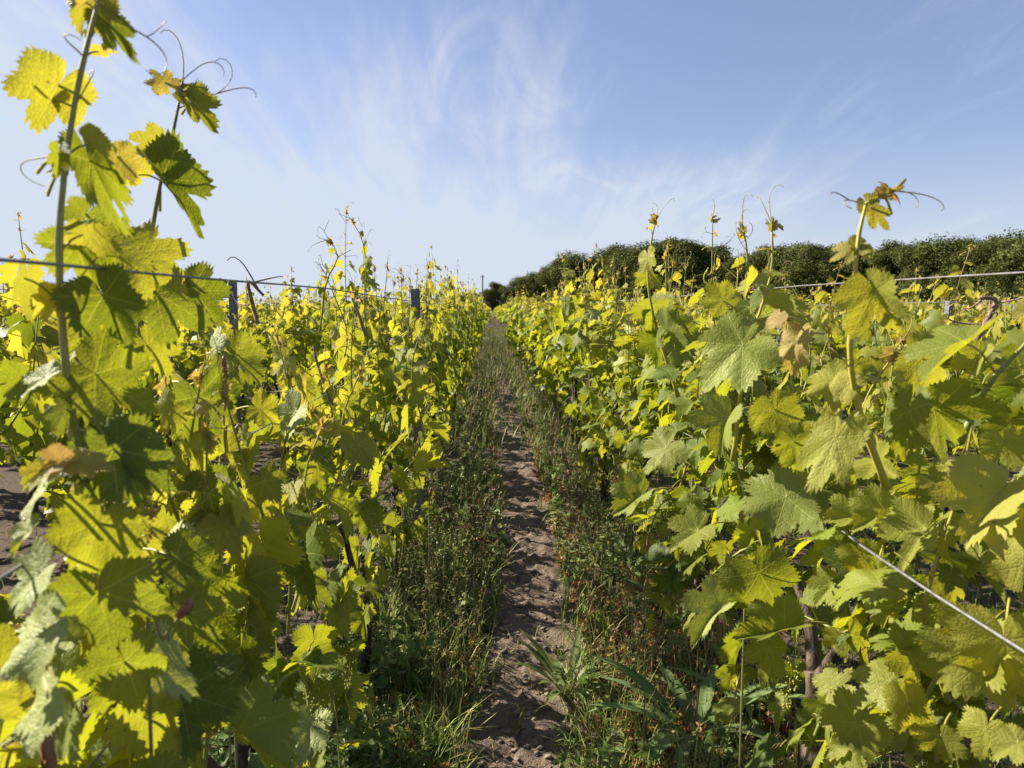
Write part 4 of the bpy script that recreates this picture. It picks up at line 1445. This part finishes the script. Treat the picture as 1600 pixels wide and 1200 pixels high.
def build_weeds():
    rg = np.random.default_rng(31)
    ZL, ZR = (-0.50, 'L'), ('R', 0.75)
    grass = MB()
    for zone, n_ in ((ZL, 6200), (ZR, 5200), ((-1.6, -0.5), 2600), ((0.7, 2.0), 3600), ((2.0, 6), 3600), ((-5, -1.6), 1000)):
        x, y = scatter(rg, n_, 1.25, 26, zone)
        k = 0.45 + 0.55 * np.clip(np.array([noise.noise((a * 4, b * 2, 1)) for a, b in zip(x, y)]) + 0.6, 0, 1.3)
        far = np.clip(y / 6, 0.75, 1.9)
        base = pts3(x, y)
        c = np.where(rg.random((n_, 1)) < 0.22, jit(rg, STRAW, n_), np.where(rg.random((n_, 1)) < 0.5, jit(rg, GREEN_W, n_), jit(rg, YEL_W, n_)))
        blades(grass, rg, base, rg.uniform(0.05, 0.27, n_) * k * np.minimum(far, 1.2), rg.uniform(0.003, 0.0065, n_) * far, rg.uniform(0.1, 1.1, n_), c)
    # sparse blades that sprout in the bare track, many more far down the path where it closes over
    x, y = scatter(rg, 260, 1.3, 9, (0.0, 0.36))
    blades(grass, rg, pts3(x, y), rg.uniform(0.02, 0.07, 260), rg.uniform(0.002, 0.004, 260), rg.uniform(0.2, 1.2, 260), jit(rg, YEL_W, 260))
    n_ = 5200
    x, y = rg.uniform(-0.4, 0.65, n_), rg.uniform(6.0, 45, n_)
    dens = rg.random(n_) < np.clip((y - 5.5) / 7, 0.1, 1)
    x, y = x[dens], y[dens]; n_ = len(x)
    blades(grass, rg, pts3(x, y), rg.uniform(0.08, 0.36, n_), rg.uniform(0.005, 0.012, n_), rg.uniform(0.1, 0.7, n_),
           np.where(rg.random((n_, 1)) < 0.45, jit(rg, STRAW, n_), jit(rg, GREEN_W, n_)))
    tag(grass.build('grass', M_WEED), 'thin grass blades growing along both sides of the bare track', 'grass', kind='stuff')

    weeds = MB()
    for zone, n_, hh in ((ZL, 950, 0.30), (ZR, 700, 0.16), ((-1.5, -0.5), 260, 0.25), ((0.75, 2.0), 380, 0.2), ((2.3, 5), 260, 0.22)):
        x, y = scatter(rg, n_, 1.3, 16, zone)
        for a, b in zip(x, y):
            edge = min(1.0, max(0.2, (strip(b) - 0.10 - a) / 0.3)) if zone is ZL else 1.0
            if noise.noise((a * 3.3, b * 2.1, 4.0)) < -0.12:
                edge *= 0.35
            if zone is ZR and b < 3.2 and rg.random() < 0.75:
                continue
            h = rg.uniform(0.08, hh) * edge * (1.15 if b > 3 else 1)
            c = GREY_W if rg.random() < 0.5 else GREEN_W
            forb(weeds, rg, np.array([a, b, gz(a, b)]), h, int(10 + h * 70), rg.choice([0.022, 0.034, 0.05]) * (1 + b * 0.06), c, (0.20, 0.20, 0.09, 1), rg.choice([0.3, 0.6, 1.1]), rg.choice([0.22, 0.35, 0.6]))
    tag(weeds.build('weeds', M_WEED), 'tangle of grey green weeds filling the strips beside the track', 'weeds', kind='stuff')

    litter = MB()
    for zone, n_ in ((ZL, 420), ((0.32, 0.85), 1000), ((0.75, 2.6), 500), ((-2, -0.75), 200), ((0.30, 0.42), 160)):
        x, y = scatter(rg, n_, 1.25, 14, zone)
        for a, b in zip(x, y):
            r_ = rg.random()
            c = RUST if r_ < 0.42 else RED if r_ < 0.55 else (0.44, 0.32, 0.12, 1) if r_ < 0.85 else (0.22, 0.25, 0.08, 1)
            forb(litter, rg, np.array([a, b, gz(a, b)]), rg.uniform(0.02, 0.10), 14, 0.022 * (1 + b * 0.05), c, (0.22, 0.09, 0.05, 1), 1.2, 0.6)
    tag(litter.build('dry_undergrowth', M_WEED), 'low rusty red and straw coloured withered plants on the soil', 'dry plants', kind='stuff')

    # tall dry flowering stalks further along both margins
    stalk = MB()
    for i in range(240):
        side = rg.random() < 0.6
        b = 1.0 / (1 / 2.2 + (1 / 24 - 1 / 2.2) * rg.random())
        a = rg.uniform(-0.4, -0.05) if side else rg.uniform(0.40, 0.62)
        h = rg.uniform(0.25, 0.48)
        forb(stalk, rg, np.array([a, b, gz(a, b)]), h, 26, 0.016 * (1 + b * 0.07), (0.26, 0.26, 0.10, 1), (0.25, 0.24, 0.10, 1), 0.5, 0.45)
    tag(stalk.build('seed_stalks', M_WEED), 'thin pale seeding stalks standing out of the weeds', 'weeds', kind='stuff')

    # pebbles and clods on the track
    peb = MB()
    ico = np.array([(0, 0, 1), (0.89, 0, .45), (.28, .85, .45), (-.72, .53, .45), (-.72, -.53, .45), (.28, -.85, .45),
                    (.72, .53, -.45), (-.28, .85, -.45), (-.89, 0, -.45), (-.28, -.85, -.45), (.72, -.53, -.45), (0, 0, -1)])
    it = np.array([(0, 1, 2), (0, 2, 3), (0, 3, 4), (0, 4, 5), (0, 5, 1), (1, 6, 2), (2, 7, 3), (3, 8, 4), (4, 9, 5), (5, 10, 1), (6, 7, 2), (7, 8, 3), (8, 9, 4), (9, 10, 5), (10, 6, 1),
                   (11, 7, 6), (11, 8, 7), (11, 9, 8), (11, 10, 9), (11, 6, 10)])
    x, y = scatter(rg, 1100, 1.3, 9, (-0.05, 0.42))
    for a, b in zip(x, y):
        s_ = 0.003 + 0.010 * rg.random() ** 3
        V = ico * (1 + rg.normal(size=(12, 1)) * 0.36) * s_ * [1.2, 1, 0.7]
        g = rg.uniform(0.7, 1.25)
        peb.add(V + [a, b, gz(a, b) + s_ * 0.2], it, None, (0.21 * g, 0.17 * g, 0.14 * g, 1))
    tag(peb.build('pebbles', M_CLOD, smooth=True), 'small pale stones and soil crumbs on the track', 'pebbles', kind='stuff')


M_CLOD = colour_material('soil_crumb', 0.95, 0, 0.1, 150, 0.6)
build_weeds()


# ------------------------------------------------------------------ single plants that stand out
def lance_leaf(p, az_, L, w_, rise, fall, col, rg, folds=0.25):
    """long ribbed lance-shaped leaf rising from a rosette"""
    mb = MB()
    d = np.array([math.cos(az_), math.sin(az_), 0]); s_ = np.array([-d[1], d[0], 0])
    n_ = 12
    V = []
    for i in range(n_):
        t = i / (n_ - 1)
        c = p + d * L * (t * 0.75 + 0.15 * t * t) + UP * L * (rise * t - fall * t * t)
        hw = w_ * 0.5 * max(0.08, math.sin(PI * min(1, 0.06 + t * 0.94)) ** 0.85 * (0.35 + 0.65 * min(1, t * 2.2))) * (1 + 0.06 * math.sin(t * 22 + az_))
        for k in (-1, -0.5, 0, 0.5, 1):
            V.append(c + s_ * hw * k + UP * (abs(k) * hw * folds + 0.06 * hw * (abs(k) == 0.5)))
    T = []
    for i in range(n_ - 1):
        for k in range(4):
            a = i * 5 + k
            T += [(a, a + 1, a + 6), (a, a + 6, a + 5)]
    cc = np.tile(np.array(col), (len(V), 1)); cc[2::5, :3] *= 1.35
    mb.add(V, T, None, cc)
    return mb


def plantain(px, py, label, seed, n_leaf=12, L=(0.16, 0.26), w_=0.028, stalks=(), col=(0.15, 0.21, 0.08, 1), rise=(0.35, 1.0), name='plantain_plant', cat='plant'):
    rg = np.random.default_rng(seed)
    g = gp(px, py)
    z = gz(g[0], g[1])
    r_ = empty(name, (g[0], g[1], z))
    for i in range(n_leaf):
        az_ = i * 2.4 + rg.uniform(-.3, .3)
        f = rg.uniform(0.75, 1.35)
        c = (col[0] * f, col[1] * f, col[2] * f, 1)
        lance_leaf(np.array([math.cos(az_), math.sin(az_), 0]) * 0.012, az_, rg.uniform(*L), w_ * rg.uniform(.8, 1.2), rg.uniform(*rise), rg.uniform(0.2, 0.7), c, rg).build('leaf', M_WEED, r_)
    for i, h in enumerate(stalks):
        a = rg.uniform(0, 6.28)
        e = np.array([math.cos(a) * h * 0.14, math.sin(a) * h * 0.14, h])
        pa = smooth_path([(0, 0, 0), e * [0.3, 0.3, 0.55], e], 8)
        mb = MB(); tube(mb, pa, np.linspace(0.0017, 0.0011, 8), 5, (0.20, 0.20, 0.09, 1)); st = mb.build('flower_stalk', M_STEM, r_)
        spike(e, nrm(pa[-1] - pa[-2]), rg.uniform(0.02, 0.04), 0.0045, rg).build('flower_spike', M_STEM, st)
    tag(r_, label, cat)
    return r_


def spike(p, d, L, r_, rg, col=(0.27, 0.13, 0.07, 1)):
    mb = MB()
    n_ = 9
    t = np.linspace(0, 1, n_)
    pts = p + d * L * t[:, None]
    tube(mb, pts, r_ * (np.sin(PI * (0.12 + 0.83 * t)) ** 0.6), 8, col)
    m_ = 90
    a = rg.uniform(0, 6.28, m_); tt = rg.uniform(0.02, 0.98, m_)
    u = nrm(np.cross(d, [0.3, 1, 0.2])); v = np.cross(d, u)
    o_ = np.cos(a)[:, None] * u + np.sin(a)[:, None] * v
    b = p + d * (L * tt)[:, None] + o_ * (r_ * 0.85 * np.sin(PI * (0.12 + 0.83 * tt)) ** 0.6)[:, None]
    s_ = r_ * 0.35
    V = np.stack([b - d * s_, b + o_ * s_ * 1.6 + d * s_, b + np.cross(d, o_) * s_], 1).reshape(-1, 3)
    cc = np.array(col) * rg.uniform(0.6, 1.7, (m_, 1)); cc[:, 3] = 1
    mb.add(V, np.arange(m_ * 3).reshape(-1, 3), None, np.repeat(cc, 3, 0))
    return mb


plantain(1085, 1165, 'big clump of ribbed lance leaves with thin flower stalks at the foot of the vines', 1, 26, (0.22, 0.36), 0.040, (0.30, 0.36, 0.33, 0.40, 0.28))
plantain(1165, 1120, 'upright yellowish green lance leaves just behind the big ribbed clump', 2, 16, (0.18, 0.30), 0.030, (0.34, 0.28), (0.15, 0.19, 0.06, 1))
plantain(985, 905, 'dark lance leaved clump leaning into the track under the vine leaves', 3, 20, (0.20, 0.34), 0.030, (0.30, 0.34, 0.24))
plantain(1060, 985, 'lance leaved clump with long bare stalks before the rusty plants', 4, 16, (0.16, 0.28), 0.028, (0.34, 0.38, 0.42, 0.30))
plantain(455, 1150, 'wide dark clump of broad lance leaves in the shade of the vine', 5, 26, (0.24, 0.38), 0.044, (), (0.13, 0.19, 0.06, 1), (0.3, 0.8))
plantain(395, 1190, 'dark lance leaved clump at the lower edge beside the wide one', 6, 18, (0.22, 0.34), 0.042, (), (0.13, 0.19, 0.06, 1), (0.3, 0.9))
plantain(885, 1085, 'small bright leafy rosette rising from the bare soil of the track', 7, 24, (0.12, 0.20), 0.026, (), (0.16, 0.20, 0.06, 1), (0.7, 1.3), 'leafy_rosette')
plantain(838, 835, 'little sprout with two upright leaves in the middle of the track', 8, 5, (0.08, 0.13), 0.010, (), (0.13, 0.17, 0.06, 1), (0.8, 1.4), 'leafy_sprout')
plantain(905, 835, 'small grey green tuft at the dark edge of the track', 9, 8, (0.08, 0.14), 0.014, (), (0.13, 0.15, 0.07, 1), (0.6, 1.2), 'leafy_sprout')


def grass_clump(px, py, label, seed, n_, h, col, w_=0.006, lean=(0.1, 0.7), name='grass_tuft'):
    rg = np.random.default_rng(seed)
    g = gp(px, py)
    r_ = MB()
    base = np.stack([rg.normal(size=n_) * 0.018, rg.normal(size=n_) * 0.018, np.zeros(n_) - 0.003], 1)
    blades(r_, rg, base, rg.uniform(h * 0.5, h, n_), rg.uniform(w_ * .7, w_ * 1.2, n_), rg.uniform(*lean, n_), jit(rg, col, n_), 6)
    o = r_.build(name, M_WEED, None, (g[0], g[1], gz(g[0], g[1])))
    tag(o, label, 'grass', 'grass tufts beside the track')


grass_clump(640, 1085, 'bright sunlit tuft of broad upright grass blades in the weeds', 1, 16, 0.24, (0.24, 0.28, 0.06, 1), 0.010, (0.05, 0.35))
grass_clump(740, 775, 'tall pale tuft of fine grass at the edge of the track', 2, 46, 0.34, (0.20, 0.24, 0.09, 1), 0.006, (0.05, 0.4))
grass_clump(770, 1060, 'short sunlit grass tuft right at the edge of the bare soil', 3, 9, 0.13, (0.22, 0.25, 0.06, 1), 0.007)
grass_clump(700, 1130, 'few upright blades among reddish withered stems', 4, 9, 0.17, (0.18, 0.2, 0.06, 1), 0.007, (0.05, 0.4))
grass_clump(845, 800, 'thin grass tuft sprouting on the crown of the track', 5, 9, 0.12, (0.2, 0.22, 0.07, 1), 0.005)
grass_clump(792, 1150, 'two or three narrow blades in the soil near the lower edge', 6, 4, 0.11, (0.22, 0.25, 0.06, 1), 0.006)
grass_clump(1205, 1150, 'dense bright tuft against the old vine stock', 7, 36, 0.26, (0.16, 0.2, 0.05, 1), 0.008, (0.05, 0.4))
grass_clump(1560, 760, 'sunlit tuft of grass between the rows seen past the leaves', 8, 40, 0.3, (0.18, 0.22, 0.07, 1), 0.009)


grass_clump(560, 930, 'tall silvery green stems of grass in the dark weeds left of the track', 9, 40, 0.36, (0.24, 0.30, 0.10, 1), 0.006, (0.05, 0.5))
grass_clump(690, 900, 'loose tuft of long grass just left of the lumpy track', 10, 34, 0.30, (0.28, 0.33, 0.09, 1), 0.006, (0.1, 0.7))
grass_clump(610, 1010, 'spreading tuft of bright grass behind the broad upright blades', 11, 24, 0.28, (0.30, 0.35, 0.08, 1), 0.008, (0.1, 0.6))
grass_clump(735, 985, 'low dry looking tuft where the weeds meet the bare soil', 12, 26, 0.16, (0.30, 0.27, 0.11, 1), 0.005, (0.2, 0.9))
grass_clump(760, 690, 'far tuft of tall grass leaning over the left edge of the track', 13, 44, 0.32, (0.28, 0.32, 0.10, 1), 0.008, (0.1, 0.6))
grass_clump(1130, 1060, 'straw coloured tuft rising among the rusty plants', 14, 34, 0.24, (0.40, 0.36, 0.14, 1), 0.007, (0.1, 0.5))
grass_clump(935, 770, 'dry grass tuft at the right edge of the track under the leaves', 15, 30, 0.2, (0.32, 0.28, 0.11, 1), 0.006, (0.1, 0.7))


def flower_stem(pts_px, Y, L, r_, label, seed):
    rg = np.random.default_rng(seed)
    P = np.array([at(a, b, Y) for a, b in pts_px])
    foot = np.array([P[0][0], P[0][1], gz(P[0][0], P[0][1])])
    ctrl = np.concatenate([[foot], P])
    r0 = empty('plantain_flower', tuple(foot))
    pa = smooth_path(ctrl - foot, 16)
    mb = MB(); tube(mb, pa, np.linspace(0.0020, 0.0013, 16), 6, (0.20, 0.19, 0.08, 1)); mb.build('stalk', M_STEM, r0)
    spike(pa[-1], nrm(pa[-1] - pa[-2]), L, r_, rg).build('flower_spike', M_STEM, r0)
    tag(r0, label, 'flower', 'brown plantain flower heads')


flower_stem([(66, 1180), (68, 1138)], .62, 0.050, 0.0055, 'thick rusty brown flower head before the pale leaves at the lower corner', 1)
flower_stem([(268, 960), (268, 905)], .85, 0.046, 0.0042, 'slim brown flower head upright before a dark leaf', 2)
flower_stem([(232, 1060), (255, 1000), (279, 965)], .70, 0.020, 0.0050, 'small bud shaped flower head on a slanting green stalk', 3)
flower_stem([(352, 720), (350, 607)], 1.15, 0.050, 0.0050, 'dark brown flower head standing high among the yellow leaves', 4)
flower_stem([(345, 760), (358, 690)], 1.25, 0.035, 0.0045, 'dark flower head just below the high one', 5)
flower_stem([(1010, 930), (1012, 860)], 1.8, 0.040, 0.0045, 'brown flower head below the vine leaves beside the lance leaved clump', 6)
flower_stem([(1163, 960), (1164, 920)], 1.3, 0.026, 0.0042, 'pinkish flower head on a thin stalk before a dark vine leaf', 7)
flower_stem([(670, 800), (672, 775)], 2.6, 0.03, 0.006, 'small brown flower head above the weeds beside the track', 8)
